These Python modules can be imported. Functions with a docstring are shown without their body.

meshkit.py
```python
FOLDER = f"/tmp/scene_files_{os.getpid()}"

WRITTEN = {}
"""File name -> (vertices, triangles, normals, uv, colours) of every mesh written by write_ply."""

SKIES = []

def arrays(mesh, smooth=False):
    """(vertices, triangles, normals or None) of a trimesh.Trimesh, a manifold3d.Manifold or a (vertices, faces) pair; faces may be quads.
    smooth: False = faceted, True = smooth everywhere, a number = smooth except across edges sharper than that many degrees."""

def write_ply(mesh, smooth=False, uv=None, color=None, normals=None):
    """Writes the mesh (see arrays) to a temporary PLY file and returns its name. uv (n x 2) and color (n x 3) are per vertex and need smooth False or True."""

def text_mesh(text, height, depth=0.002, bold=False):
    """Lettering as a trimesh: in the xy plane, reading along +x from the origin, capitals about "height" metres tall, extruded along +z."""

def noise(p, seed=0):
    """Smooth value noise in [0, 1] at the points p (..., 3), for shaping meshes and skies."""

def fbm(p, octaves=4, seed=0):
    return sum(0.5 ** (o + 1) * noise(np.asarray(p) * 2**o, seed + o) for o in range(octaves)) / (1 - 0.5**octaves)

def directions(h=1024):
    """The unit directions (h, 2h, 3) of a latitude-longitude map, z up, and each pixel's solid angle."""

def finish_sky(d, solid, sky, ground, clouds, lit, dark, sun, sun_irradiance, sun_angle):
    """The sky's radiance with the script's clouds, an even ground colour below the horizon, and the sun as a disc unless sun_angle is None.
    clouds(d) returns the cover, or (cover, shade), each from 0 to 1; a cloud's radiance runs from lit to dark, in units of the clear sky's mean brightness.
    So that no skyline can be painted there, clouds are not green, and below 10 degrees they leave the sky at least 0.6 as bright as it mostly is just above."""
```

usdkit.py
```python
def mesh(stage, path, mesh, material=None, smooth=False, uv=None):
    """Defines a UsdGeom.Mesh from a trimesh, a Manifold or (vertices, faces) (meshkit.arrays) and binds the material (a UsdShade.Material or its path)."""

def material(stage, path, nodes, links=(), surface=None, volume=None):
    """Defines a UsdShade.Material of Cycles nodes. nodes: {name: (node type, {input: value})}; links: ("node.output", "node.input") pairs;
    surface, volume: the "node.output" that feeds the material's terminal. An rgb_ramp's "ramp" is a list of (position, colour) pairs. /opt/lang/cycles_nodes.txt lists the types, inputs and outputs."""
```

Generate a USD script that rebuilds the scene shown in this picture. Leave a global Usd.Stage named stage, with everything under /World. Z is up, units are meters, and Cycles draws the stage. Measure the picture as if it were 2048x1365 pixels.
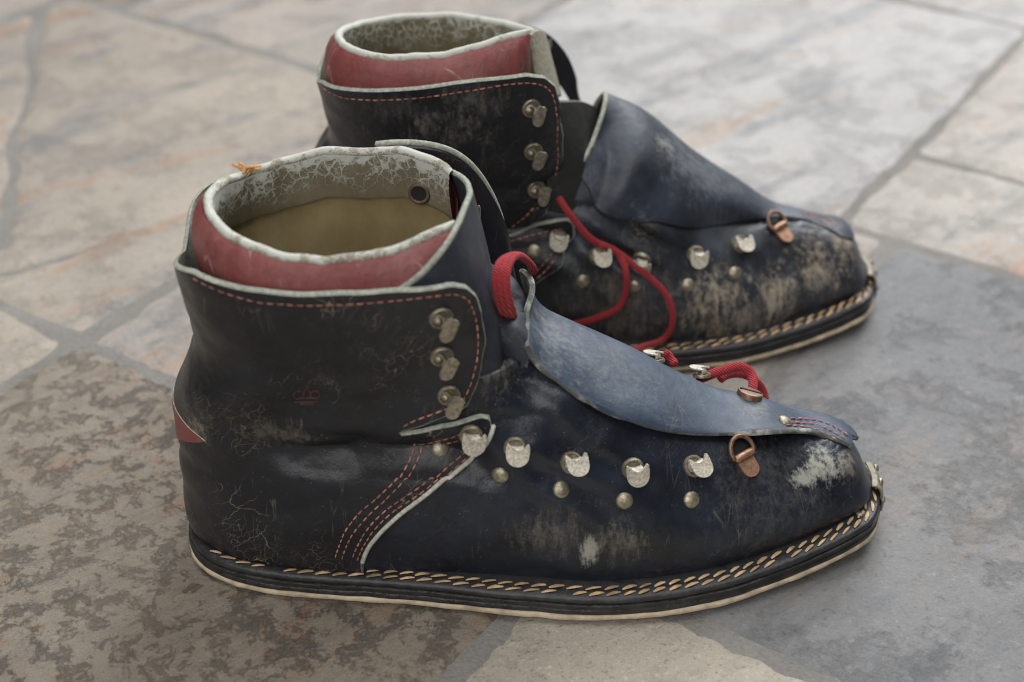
import math, numpy as np, trimesh, usdkit, shapely
from shapely.geometry import Polygon, Point
from scipy.interpolate import PchipInterpolator, CubicSpline
from scipy.ndimage import map_coordinates, gaussian_filter1d
from scipy.spatial import Delaunay, cKDTree
from pxr import Usd, UsdGeom, UsdLux, UsdShade, Gf, Sdf
from meshkit import noise, fbm

stage = Usd.Stage.CreateInMemory()
UsdGeom.Xform.Define(stage, '/World')

# ---------------------------------------------------------------- camera, light, exposure
CAM = np.array([0, -.5, .48]); PITCH = math.radians(34); FPX = 2950.0       # pixel units of the 2048-wide photograph
FW = np.array([0, math.cos(PITCH), -math.sin(PITCH)]); UP = np.array([0, math.sin(PITCH), math.cos(PITCH)])
cam = UsdGeom.Camera.Define(stage, '/World/camera')
cam.AddTranslateOp().Set(Gf.Vec3d(*CAM)); cam.AddRotateXOp().Set(90 - 34)
cam.CreateHorizontalApertureAttr(36.0); cam.CreateVerticalApertureAttr(36.0 * 682 / 1024)
cam.CreateFocalLengthAttr(36.0 * FPX / 2048)
cam.CreateClippingRangeAttr(Gf.Vec2f(.01, 100))
cam.CreateFStopAttr(5.6); cam.CreateFocusDistanceAttr(.685)
cam.CreateExposureAttr(1.5)

def rect_light(name, pos, target, w, h, power, color):
    l = UsdLux.RectLight.Define(stage, '/World/' + name)
    l.CreateWidthAttr(w); l.CreateHeightAttr(h); l.CreateIntensityAttr(power); l.CreateColorAttr(Gf.Vec3f(*color))
    z = np.array(pos, float) - np.array(target, float); z /= np.linalg.norm(z)
    x = np.cross([0, 0, 1], z); x /= np.linalg.norm(x); y = np.cross(z, x)
    m = Gf.Matrix4d(*x, 0, *y, 0, *z, 0, *map(float, pos), 1)
    l.AddTransformOp().Set(m)
rect_light('window_light', (.85, 2.1, 1.75), (.08, .25, 0), 1.7, 1.5, 4.7, (.94, .97, 1.0))
rect_light('ceiling_light', (.1, .3, 2.2), (0, .2, 0), 2.0, 2.0, 1.4, (1.0, .992, .975))
rect_light('fill_light', (-.7, -2.0, 1.7), (0, 0, .08), 2.4, 1.7, 1.55, (1.0, .992, .975))  # unseen fill added on the camera side, not a lamp of the room

# ---------------------------------------------------------------- small helpers
USED = {}
def numbered(parent, name):
    k = USED.get((parent, name), 0); USED[(parent, name)] = k + 1
    return name if k == 0 else f'{name}_{k:03d}'
BASE = {}
def tag(prim, label=None, category=None, group=None, kind=None):
    for k, v in (('label', label), ('category', category), ('group', group), ('kind', kind)):
        if v: prim.SetCustomDataByKey(k, v)
    return prim
def thing(name, loc, **kw):
    p = '/World/' + numbered('/World', name)
    x = UsdGeom.Xform.Define(stage, p); x.AddTranslateOp().Set(Gf.Vec3d(*map(float, loc))); BASE[p] = np.array(loc, float)
    return tag(x.GetPrim(), **kw)
def obj(name, mesh, material, parent=None, smooth=True, **kw):
    par = str(parent.GetPath()) if parent is not None else '/World'
    base = BASE.get('/'.join(par.split('/')[:3]), np.zeros(3))
    if isinstance(mesh, trimesh.Trimesh): v, f = np.asarray(mesh.vertices), np.asarray(mesh.faces)
    else: v, f = mesh
    m = usdkit.mesh(stage, par + '/' + numbered(par, name), (np.asarray(v, float) - base, f), material, smooth=smooth)
    return tag(m.GetPrim(), **kw)
def join(ms):
    vs, fs, o = [], [], 0
    for m in ms:
        v, f = (np.asarray(m.vertices), np.asarray(m.faces)) if isinstance(m, trimesh.Trimesh) else m
        f = np.asarray(f)
        if f.shape[1] == 4: f = np.vstack([f[:, [0, 1, 2]], f[:, [0, 2, 3]]])
        vs.append(v); fs.append(f + o); o += len(v)
    return np.vstack(vs), np.vstack(fs)
def unit(a): return a / np.maximum(np.linalg.norm(a, axis=-1, keepdims=True), 1e-12)

def ray(px, py):
    px, py = np.asarray(px, float), np.asarray(py, float)
    d = FW + ((px - 1024) / FPX)[..., None] * np.array([1., 0, 0]) - ((py - 682.5) / FPX)[..., None] * UP
    return d
def at_y(px, py, y):
    d = ray(px, py); return CAM + d * ((np.asarray(y, float) - CAM[1]) / d[..., 1])[..., None]
def pts(lst):
    a = np.array(lst, float); return at_y(a[:, 0], a[:, 1], a[:, 2])
def ground(px, py, z=0.):
    d = ray(px, py); return CAM + d * ((z - CAM[2]) / d[..., 2])[..., None]
def resample(p, n=None, step=None, smooth=True):
    p = np.asarray(p, float); s = np.r_[0, np.cumsum(np.linalg.norm(np.diff(p, axis=0), axis=1))]
    if n is None: n = max(2, int(round(s[-1] / step)) + 1)
    t = np.linspace(0, s[-1], n)
    if smooth and len(p) > 2: return PchipInterpolator(s, p)(t)
    return np.stack([np.interp(t, s, c) for c in p.T], 1)
def spline(p, n):
    p = np.asarray(p, float); s = np.r_[0, np.cumsum(np.linalg.norm(np.diff(p, axis=0), axis=1) ** .6)]
    return CubicSpline(s, p)(np.linspace(0, s[-1], n))
def grid_faces(m, n, wrap=False, flip=False):
    i, j = np.meshgrid(np.arange(m - 1), np.arange(n if wrap else n - 1), indexing='ij')
    a = i * n + j; b = i * n + (j + 1) % n; c = (i + 1) * n + (j + 1) % n; d = (i + 1) * n + j
    q = np.stack([a, b, c, d], -1).reshape(-1, 4)
    if flip: q = q[:, ::-1]
    return np.vstack([q[:, [0, 1, 2]], q[:, [0, 2, 3]]])
def vnormals(v, f):
    n = np.zeros_like(v); fn = np.cross(v[f[:, 1]] - v[f[:, 0]], v[f[:, 2]] - v[f[:, 0]])
    for k in range(3): np.add.at(n, f[:, k], fn)
    return unit(n)
def shell_grid(P, t, flip=False, round_=.35):
    """P (m,n,3) sheet -> (outer face mesh, back-and-edge mesh), thickness t behind the sheet"""
    m, n = P.shape[:2]; v = P.reshape(-1, 3); f = grid_faces(m, n, flip=flip); N = vnormals(v, f)
    idx = np.arange(m * n).reshape(m, n)
    loop = np.r_[idx[0, :], idx[1:, -1], idx[-1, -2::-1], idx[-2:0:-1, 0]]
    if flip: loop = loop[::-1]
    back = v - N * t
    L = len(loop); mid = v[loop] - N[loop] * t * .5
    cen = unit(np.roll(v[loop], -1, 0) - np.roll(v[loop], 1, 0)); out = np.cross(cen, N[loop])
    mid = mid + out * t * round_
    V = np.vstack([v[loop], mid, back]); k = np.arange(L); k2 = (k + 1) % L
    wf = np.vstack([np.stack([k, L + k, L + k2], 1), np.stack([k, L + k2, k2], 1),
                    np.stack([L + k, 2 * L + loop[k], 2 * L + loop[k2]], 1), np.stack([L + k, 2 * L + loop[k2], L + k2], 1),
                    f[:, ::-1] + 2 * L])
    return (v, f), (V, wf)
def tube(P, r, n=10, flat=1.0, cap=True, nrm=None):
    """tube along P; r radius (scalar or per point); flat squashes it along nrm"""
    P = np.asarray(P, float); m = len(P); T = unit(np.gradient(P, axis=0)); r = np.broadcast_to(r, m)
    if nrm is None:
        a = np.cross(T[0], [0, 0, 1.]); a = a if np.linalg.norm(a) > .1 else np.cross(T[0], [0, 1., 0]); A = [unit(a)]
        for k in range(1, m):
            w = A[-1] - T[k] * (A[-1] @ T[k]); A.append(unit(w))
        A = np.array(A); B = np.cross(T, A)
    else:
        B = unit(nrm - T * np.sum(nrm * T, 1, keepdims=True)); A = np.cross(T, B)
    th = np.linspace(0, 2 * np.pi, n, endpoint=False)
    R = P[:, None] + r[:, None, None] * (A[:, None] * np.cos(th)[:, None] + flat * B[:, None] * np.sin(th)[:, None])
    V = R.reshape(-1, 3); F = grid_faces(m, n, wrap=True)
    if cap:
        V = np.vstack([V, P[0] - T[0] * r[0] * .5, P[-1] + T[-1] * r[-1] * .5]); k = np.arange(n); k2 = (k + 1) % n
        F = np.vstack([F, np.stack([np.full(n, m * n), k2, k], 1), np.stack([np.full(n, m * n + 1), (m - 1) * n + k, (m - 1) * n + k2], 1)])
    tm = trimesh.Trimesh(V, F, process=False)
    if tm.volume < 0: F = F[:, ::-1]
    return V, F
def frame(n, up=(0, 0, 1.), ang=0.):
    n = unit(np.asarray(n, float)); u = np.asarray(up, float); u = unit(u - n * (u @ n)); r = np.cross(u, n)
    c, s = math.cos(ang), math.sin(ang)
    return np.stack([r * c + u * s, -r * s + u * c, n], 0)        # rows: right, up, normal
def place(v, p, R): return np.asarray(p) + np.asarray(v) @ R
def lathe(prof, n=20):
    prof = np.array(prof, float); th = np.linspace(0, 2 * np.pi, n, endpoint=False)
    V = np.stack([prof[:, None, 0] * np.cos(th), prof[:, None, 0] * np.sin(th), np.repeat(prof[:, 1:2], n, 1)], -1).reshape(-1, 3)
    return V, grid_faces(len(prof), n, wrap=True)

# ---------------------------------------------------------------- materials
class G:
    """short-hand for a Cycles node graph; a handle 'node.output' given as an input becomes a link"""
    def __init__(s): s.nodes, s.links = {}, []
    def __call__(s, kind, out, **kw):
        nm = f'n{len(s.nodes)}'; vals = {}
        for k, v in kw.items():
            if isinstance(v, str) and v[:1] == 'n' and '.' in v: s.links.append((v, f'{nm}.{k}'))
            else: vals[k] = v
        s.nodes[nm] = (kind, vals); return f'{nm}.{out}'
    def pos(s): return s('geometry', 'position')
    def noise(s, scale, detail=4, rough=.55, vec=None, dist=0., out='fac'):
        return s('noise_texture', out, vector=vec or s.pos(), scale=scale, detail=detail, roughness=rough, distortion=dist)
    def ramp(s, fac, stops): return s('rgb_ramp', 'color', fac=fac, ramp=[(a, (c,) * 3 if np.ndim(c) == 0 else c) for a, c in stops])
    def mix(s, fac, a, b, t='mix'): return s('mix', 'color', mix_type=t, fac=fac, color1=a, color2=b)
    def math(s, op, a, b=0., c=0.): return s('math', 'value', math_type=op, value1=a, value2=b, value3=c)
    def rng(s, v, a, b, c=0., d=1.): return s('map_range', 'result', range_type='smoothstep', value=v, from_min=a, from_max=b, to_min=c, to_max=d, clamp=True)
    def scale(s, xyz, vec=None, loc=(0, 0, 0), rot=(0, 0, 0)): return s('mapping', 'vector', mapping_type='point', vector=vec or s.pos(), scale=xyz, location=loc, rotation=rot)
    def blob(s, c, r, soft=.5, stretch=(1, 1, 1)):
        d = s('vector_math', 'value', math_type='distance', vector1=s.scale(stretch), vector2=tuple(np.array(c) * np.array(stretch)))
        return s.rng(d, r * (1 - soft), r * (1 + soft), 1., 0.)
    def bump(s, h, strength=.5, dist=.001, normal=None):
        kw = dict(normal=normal) if normal else {}
        return s('bump', 'normal', height=h, strength=strength, distance=dist, **kw)
    def done(s, name, **p):
        b = s('principled_bsdf', 'BSDF', **p)
        return usdkit.material(stage, '/World/Looks/' + name, s.nodes, s.links, surface=b)

def simple(name, col, rough=.5, metal=0., var=.25, scale=300, bump=.2, bd=.0004, spec=.5):
    g = G(); n = g.noise(scale, 4); c = g.mix(g.ramp(n, [(.3, 0.), (.7, 1.)]), tuple(np.array(col) * (1 - var)), tuple(np.minimum(1, np.array(col) * (1 + var))))
    return g.done(name, base_color=c, roughness=rough, metallic=metal, specular_ior_level=spec, normal=g.bump(g.noise(scale * 3, 3), bump, bd))

def leather(name, dark, worn, scuffs=(), rough=.42, dust=.25, crack=.6, dustcol=(.16, .142, .118), scuffcol=(.33, .33, .29), crackcol=(.22, .19, .15), mott=.5):
    """dyed leather: mottled dye, dusty brown rubs, pale scuffed spots at given places, hair cracks, pebbled grain"""
    g = G(); pos = g.pos()
    m = g.ramp(g.noise(38, 5, .6, pos), [(.35, 0.), (.72, 1.)])
    col = g.mix(g.math('multiply', m, mott), dark, worn)
    # rubbed dusty areas with fibrous break-up
    fine = g.noise(420, 6, .7, pos, .6); broad = g.noise(26, 4, .6, pos)
    rub = g.math('multiply', g.rng(broad, .53, .72), g.rng(fine, .47, .62))
    mask = g.math('multiply', rub, dust)
    scr = g.noise(300, 5, .7, g.scale((1, 1, .22), rot=(0, .9, 0)))
    nn = g.math('multiply_add', scr, .48, g.math('multiply_add', fine, .27, g.math('multiply', g.noise(95, 5, .65, pos, .2), .25)))
    for (c, r, st, amt, kind) in scuffs:
        b = g.blob(c, r, .85, st); thr = g.math('multiply_add', b, .25 if kind == 'pale' else .13, nn)
        k = g.math('multiply', g.math('multiply', g.rng(thr, *((.60, .78) if kind == 'pale' else (.53, .74))), g.rng(b, .02, .3)), amt)
        if kind == 'pale': col = g.mix(k, col, g.mix(fine, tuple(np.array(scuffcol) * .7), scuffcol))
        else: mask = g.math('maximum', mask, k)
    # fine scratches: two sets of long thin marks
    for rot, sc in ((.5, 130), (-1.1, 110)):
        se = g('voronoi_texture', 'distance', feature='distance_to_edge', vector=g.scale((1, .3, .09), rot=(0, rot, 0)), scale=sc)
        col = g.mix(g.math('multiply', g.math('multiply', g.rng(se, .0, .02, 1., 0.), g.rng(g.noise(48, 3), .57, .67)), .26), col, (.16, .15, .13))
    col = g.mix(mask, col, dustcol)
    # hair-line cracks, stretched across the leather
    v = g.scale((1, 1, .34), vec=g.scale((1, 1, 1), rot=(0, -.75, 0)))
    warp = g('vector_math', 'vector', math_type='multiply_add', vector1=g.noise(60, 3, .6, out='color'), vector2=(.012, .012, .012), vector3=v)
    e = g('voronoi_texture', 'distance', feature='distance_to_edge', vector=warp, scale=95)
    ck = g.math('multiply', g.rng(e, .0, .013, 1., 0.), g.math('multiply', g.rng(g.noise(22, 3, .5), .52, .68), crack))
    e2 = g('voronoi_texture', 'distance', feature='distance_to_edge', vector=warp, scale=260)
    ck2 = g.math('multiply', g.rng(e2, .0, .03, 1., 0.), g.math('multiply', g.rng(g.noise(31, 3, .5), .50, .66), crack * .5))
    col = g.mix(g.math('maximum', ck, ck2), col, crackcol)
    # specks
    sp = g.rng(g.noise(900, 2, .5), .70, .76); col = g.mix(g.math('multiply', sp, .3), col, (.3, .27, .22))
    grain = g('voronoi_texture', 'distance', feature='f1', vector=pos, scale=900)
    h = g.math('multiply_add', g.noise(120, 6, .65), .8, g.math('multiply', grain, .18))
    nb = g.bump(h, .32, .0008); nb = g.bump(g.noise(45, 3, .5), .35, .004, nb); nb = g.bump(g.math('maximum', ck, mask), -.25 if False else .2, .0004, nb)
    r = g.math('add', g.math('multiply_add', g.noise(60, 4), .3, rough - .15), g.math('multiply', mask, .35))
    return g.done(name, base_color=col, roughness=r, specular_ior_level=.37, normal=nb)

def raw_leather(name, a, b, s=500):
    g = G(); n = g.noise(s, 5, .7); c = g.ramp(n, [(.25, tuple(np.array(a) * .6)), (.5, a), (.75, b)])
    return g.done(name, base_color=c, roughness=.9, specular_ior_level=.2, normal=g.bump(g.noise(s * 1.5, 4, .7), .8, .0008))
M = {}
# ---------------------------------------------------------------- the boots' common form (local: x to the toe, -y to the camera, z up)
ORG = [np.array([0, .045, 0]), np.array([.037, .24, 0])]
XN = [-.156, -.153, -.145, -.130, -.105, -.05, 0, .04, .086, .135, .160, .172, .177]
YN = [0, -.015, -.028, -.038, -.0445, -.050, -.057, -.0605, -.054, -.035, -.021, -.012, .000]
YF = [0, .014, .025, .033, .037, .037, .040, .048, .053, .050, .043, .037, .029]
_c = np.r_[np.c_[XN, YN], [[.1795, .012]], np.c_[XN, YF][::-1][:-1]]
_p = np.vstack([_c, _c[:1]]); _s = np.r_[0, np.cumsum(np.linalg.norm(np.diff(_p, axis=0), axis=1))]
OUT = PchipInterpolator(_s, _p)(np.linspace(0, _s[-1], 721)[:-1])
OUT = gaussian_filter1d(OUT, 5, axis=0, mode='wrap')
_t = unit(np.roll(OUT, -1, 0) - np.roll(OUT, 1, 0)); ONRM = np.c_[_t[:, 1], -_t[:, 0]]      # outward (counter-clockwise loop)
SPRING = lambda x: .42 * np.maximum(0, x - .055) ** 2
INSET = lambda x: np.interp(x, [-.16, -.14, -.12, -.06, .0, .12, .165, .18], [.014, .0135, .0135, .0130, .0115, .0105, .009, .008])
UPPER = OUT - ONRM * INSET(OUT[:, 0])[:, None]
# plan distance field of the upper's footprint
GX, GY = np.arange(-.2, .22, .001), np.arange(-.1, .1, .001)
_g = np.stack(np.meshgrid(GX, GY, indexing='ij'), -1)
_d, _ = cKDTree(UPPER).query(_g.reshape(-1, 2)); _in = shapely.contains_xy(Polygon(UPPER), _g[..., 0].ravel(), _g[..., 1].ravel())
D2 = np.where(_in, -_d, _d).reshape(_g.shape[:2])
WX = np.array([-D2[i].min() for i in range(len(GX))]); WX = np.maximum(gaussian_filter1d(WX, 4), .012)
def d2(x, y):
    x, y = np.asarray(x), np.asarray(y)
    return map_coordinates(D2, [np.atleast_1d((x + .2) / .001), np.atleast_1d((y + .1) / .001)], order=1, mode='nearest').reshape(x.shape)
Z0 = .014
CREST = PchipInterpolator([-.17, -.12, -.06, 0, .02, .04, .08, .115, .14, .155, .165, .172, .18], [.054, .060, .098, .110, .104, .094, .073, .061, .051, .0455, .039, .031, .020])
_zz = [0, .03, .066, .095, .125, .15, .172, .25]
SXB = PchipInterpolator([0, .03, .066, .085, .1, .11, .125, .15, .172, .25], [-.1405, -.1465, -.1505, -.1490, -.1475, -.1440, -.1360, -.1385, -.1405, -.141])
SXF = PchipInterpolator(_zz, [-.01, .0, .015, .016, .004, -.004, -.006, -.006])
SB = PchipInterpolator(_zz, [.034, .0365, .0395, .0410, .0440, .0480, .0505, .0505])
def smin(a, b, k):
    h = np.clip(.5 + .5 * (b - a) / k, 0, 1); return b * (1 - h) + a * h - k * h * (1 - h)
class Body:
    def __init__(s, i): s.i, s.o = i, ORG[i]
    def shaft(s, p, inset=0.):
        x, y, z = p[..., 0], p[..., 1], p[..., 2]
        xb, xf, b = SXB(z) + inset, SXF(z) - inset, SB(z) - inset; a = (xf - xb) / 2; cx = (xf + xb) / 2
        e = 2.2 + .9 * np.clip((z - .07) / .07, 0, 1)
        n = ((np.abs(x - cx) / a) ** e + (np.abs(y - .0015) / b) ** e) ** (1 / e)
        return (n - 1) * np.minimum(a, b) * .8
    def f(s, p):
        """implicit form of the upper, world points"""
        p = np.asarray(p) - s.o; x, y, z = p[..., 0], p[..., 1], p[..., 2]
        zs = z - SPRING(x); h = CREST(np.clip(x, -.17, .18)) + (.004 if s.i else 0.) * np.exp(-((x - .14) / .035) ** 2); rel = (zs - Z0) / (h - Z0)
        W = np.interp(x, GX, WX); q = 2.5
        rc = np.clip(rel, 0, 1); ins = W * (1 - (1 - rc ** q) ** (1 / 2.1))
        foot = d2(x, y) + ins + np.maximum(rel - 1, 0) * (h - Z0) - .003 * np.sin(np.pi * np.clip(rel * 1.6, 0, 1))
        foot = np.maximum(foot * .8, (Z0 - .004) - zs)
        sh = s.shaft(p); sh = np.maximum(sh, .02 - z)
        r = smin(foot, sh, .022)
        q3 = p * 1.0 + s.i * 3.7
        w = (fbm(q3 * 30, 3, 5 + s.i) - .5) * .0035
        # ankle folds: soft ridges round the shaft above the heel
        w = w + .0022 * np.sin((z + .28 * (x + .06) ** 2 * 20 + .004 * np.sin(x * 70)) * 2 * np.pi / .031) * np.exp(-((z - .082) / .016) ** 2) * np.clip((-x + .01) / .03, 0, 1) * np.clip((x + .137) / .05, 0, 1)
        # the stiff heel counter stands proud below a curved edge; slack folds in the ankle above it
        zc = .066 + 2.2 * (x + .05) ** 2; w = w + .0022 / (1 + np.exp(np.clip((z - zc) / .0022, -30, 30))) * np.clip((.02 - x) / .03, 0, 1) * np.clip((z - .02) / .02, 0, 1) * np.clip((x + .137) / .04, 0, 1)
        w = w + .0012 * np.sin((z * .75 - x * .7) * 2 * np.pi / .034 + 5 * noise(q3 * 22, 9)) * np.exp(-((z - .105) / .022) ** 2)
        cr = 1 - np.abs(2 * noise(q3 * [24, 24, 80] + [0, 0, 2.2 * np.pi], 12) - 1)
        w = w - .0016 * np.clip((x + .142) / .03, 0, 1) * cr ** 4 * np.exp(-((z - .088) / .02) ** 2) * np.clip((.03 - x) / .03, 0, 1)
        # flex wrinkles over the ball of the foot
        amp = .0011 if s.i == 0 else .0022
        w = w + amp * np.sin((x * .8 + z * .9 + .25 * y + .006 * np.sin(z * 90)) * 2 * np.pi / .024) * np.exp(-((x - .035) / .035) ** 2) * np.clip((z - .03) / .03, 0, 1)
        return r - w
    def grad(s, p, h=6e-4):
        return unit(np.stack([s.f(p + d) - s.f(p - d) for d in np.eye(3) * h], -1))
    def dist(s, p, h=6e-4):
        g = np.stack([s.f(p + d) - s.f(p - d) for d in np.eye(3) * h], -1) / (2 * h); m = np.linalg.norm(g, axis=-1); return s.f(p) / np.maximum(m, .25), g / np.maximum(m, 1e-9)[..., None]
    def hit(s, o, d, t0, t1, off=0., back=False):
        """first crossing of f = off along o + d t"""
        d = unit(d); t = np.broadcast_to(np.asarray(t0, float), o.shape[:-1] if o.ndim > d.ndim else d.shape[:-1]).copy()
        for _ in range(90):
            v = s.f(o + d * t[..., None]) - off; t = np.minimum(t + np.clip(v, -.01, .01) * .55, t1)
        return o + d * t[..., None]
    def pix(s, px, py, off=0.):
        d = ray(px, py); P = s.hit(CAM, d, .45, 1.3); N = s.grad(P); return P + N * off, N
    def axis(s, phi, z, off=0.):
        """outermost point around the shaft axis: phi 0 = heel, +90 deg = camera side; metres z"""
        phi, z = np.broadcast_arrays(np.asarray(phi, float), np.asarray(z, float))
        d = np.stack([-np.cos(phi), -np.sin(phi), 0 * phi], -1); c = np.stack([0 * z - .068, 0 * z, z], -1) + s.o
        P = s.hit(c + d * .16, -d, 0., .16); N = s.grad(P); N[..., 2] *= .5; return P + unit(N) * np.asarray(off)
    def phi(s, P):
        q = P - s.o; return np.arctan2(-q[..., 1], -(q[..., 0] + .068)), q[..., 2]
BODY = [Body(0), Body(1)]

def surface_nets(f, lo, hi, h):
    ax = [np.arange(a, b + h, h) for a, b in zip(lo, hi)]
    P = np.stack(np.meshgrid(*ax, indexing='ij'), -1); V = np.empty(P.shape[:3])
    for i in range(P.shape[0]): V[i] = f(P[i])
    S = V < 0; nx, ny, nz = (k - 1 for k in S.shape)
    cnt = np.zeros((nx, ny, nz), int); acc = np.zeros((nx, ny, nz, 3)); num = np.zeros((nx, ny, nz))
    cor = [(a, b, c) for a in (0, 1) for b in (0, 1) for c in (0, 1)]
    sl = lambda c: tuple(slice(k, k + n) for k, n in zip(c, (nx, ny, nz)))
    for c in cor: cnt += S[sl(c)]
    for a in cor:
        for k in range(3):
            if a[k]: continue
            b = list(a); b[k] = 1; va, vb = V[sl(a)], V[sl(tuple(b))]; m = (va < 0) != (vb < 0)
            t = np.where(m, va / np.where(m, va - vb, 1), 0)
            q = P[sl(a)] + t[..., None] * (P[sl(tuple(b))] - P[sl(a)]); acc += np.where(m[..., None], q, 0); num += m
    act = (cnt > 0) & (cnt < 8); ids = -np.ones(act.shape, int); ids[act] = np.arange(act.sum()); v = acc[act] / num[act][:, None]
    F = []
    for k in range(3):
        a, b = [(1, 2), (2, 0), (0, 1)][k]
        s0 = [slice(1, -1)] * 3; s0[k] = slice(0, -1); s1 = list(s0); s1[k] = slice(1, None)
        s0, s1 = tuple(s0), tuple(s1); E = S[s0] != S[s1]; I = np.argwhere(E); fl = S[s0][E]
        off = np.array([1, 1, 1]); off[k] = 0; I = I + off
        def cell(da, db):
            J = I.copy(); J[:, a] += da; J[:, b] += db; return ids[J[:, 0], J[:, 1], J[:, 2]]
        q = np.stack([cell(-1, -1), cell(0, -1), cell(0, 0), cell(-1, 0)], 1); q[~fl] = q[~fl][:, ::-1]; F.append(q)
    F = np.vstack(F); F = F[(F >= 0).all(1)]
    return v, np.vstack([F[:, [0, 1, 2]], F[:, [0, 2, 3]]])

def triangulate(poly, step):
    """dense triangles over a shapely polygon; returns points, faces, boundary loop (counter-clockwise)"""
    poly = shapely.geometry.polygon.orient(poly); L = poly.exterior.length; n = int(L / step)
    B = np.array([poly.exterior.interpolate(k * L / n).coords[0] for k in range(n)])
    x0, y0, x1, y1 = poly.bounds; xs, ys = np.meshgrid(np.arange(x0, x1, step), np.arange(y0, y1, step * .87)); xs = xs + (np.arange(len(xs)) % 2)[:, None] * step * .5
    q = np.c_[xs.ravel(), ys.ravel()]; inner = poly.buffer(-step * .55); q = q[shapely.contains_xy(inner, q[:, 0], q[:, 1])]
    P = np.vstack([B, q]); T = Delaunay(P).simplices; c = P[T].mean(1)
    T = T[shapely.contains_xy(poly, c[:, 0], c[:, 1])]
    e1, e2 = P[T[:, 1]] - P[T[:, 0]], P[T[:, 2]] - P[T[:, 0]]; ar = e1[:, 0] * e2[:, 1] - e1[:, 1] * e2[:, 0]
    T = T[np.abs(ar) > 1e-12]; ar = ar[np.abs(ar) > 1e-12]; T[ar < 0] = T[ar < 0][:, ::-1]
    return P, T, np.arange(n)
def panel(poly, mapf, t, step=.0022, skive=.0012, seed=0):
    """leather panel: the polygon mapped onto the boot by mapf(u, v, offset); returns (outer face, raw edge and back)"""
    P, T, loop = triangulate(poly, step)
    A = mapf(P[:, 0], P[:, 1], t); n = vnormals(A, T)
    if True:
        Bk = mapf(P[:, 0], P[:, 1], .0002)
        if np.mean(np.sum((A - Bk) * n, 1)) < 0: T = T[:, ::-1]; loop = loop[::-1]; n = -n
    L = len(loop); k = np.arange(L); k2 = (k + 1) % L
    tang = unit(np.roll(A[loop], -1, 0) - np.roll(A[loop], 1, 0)); out = np.cross(tang, n[loop])
    jit = (noise(A[loop] * 900, seed) - .5)[:, None]
    mid = A[loop] * .55 + Bk[loop] * .45 + out * (skive * .8 + jit * .0006); low = Bk[loop] + out * skive
    V = np.vstack([A[loop], mid, low, Bk]); F = []
    for a in (0, 1): F += [np.stack([a * L + k, (a + 1) * L + k, (a + 1) * L + k2], 1), np.stack([a * L + k, (a + 1) * L + k2, a * L + k2], 1)]
    F += [np.stack([2 * L + k, 3 * L + loop[k], 3 * L + loop[k2]], 1), np.stack([2 * L + k, 3 * L + loop[k2], 2 * L + k2], 1), T[:, ::-1] + 3 * L]
    return (A, T), (V, np.vstack(F))
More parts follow.
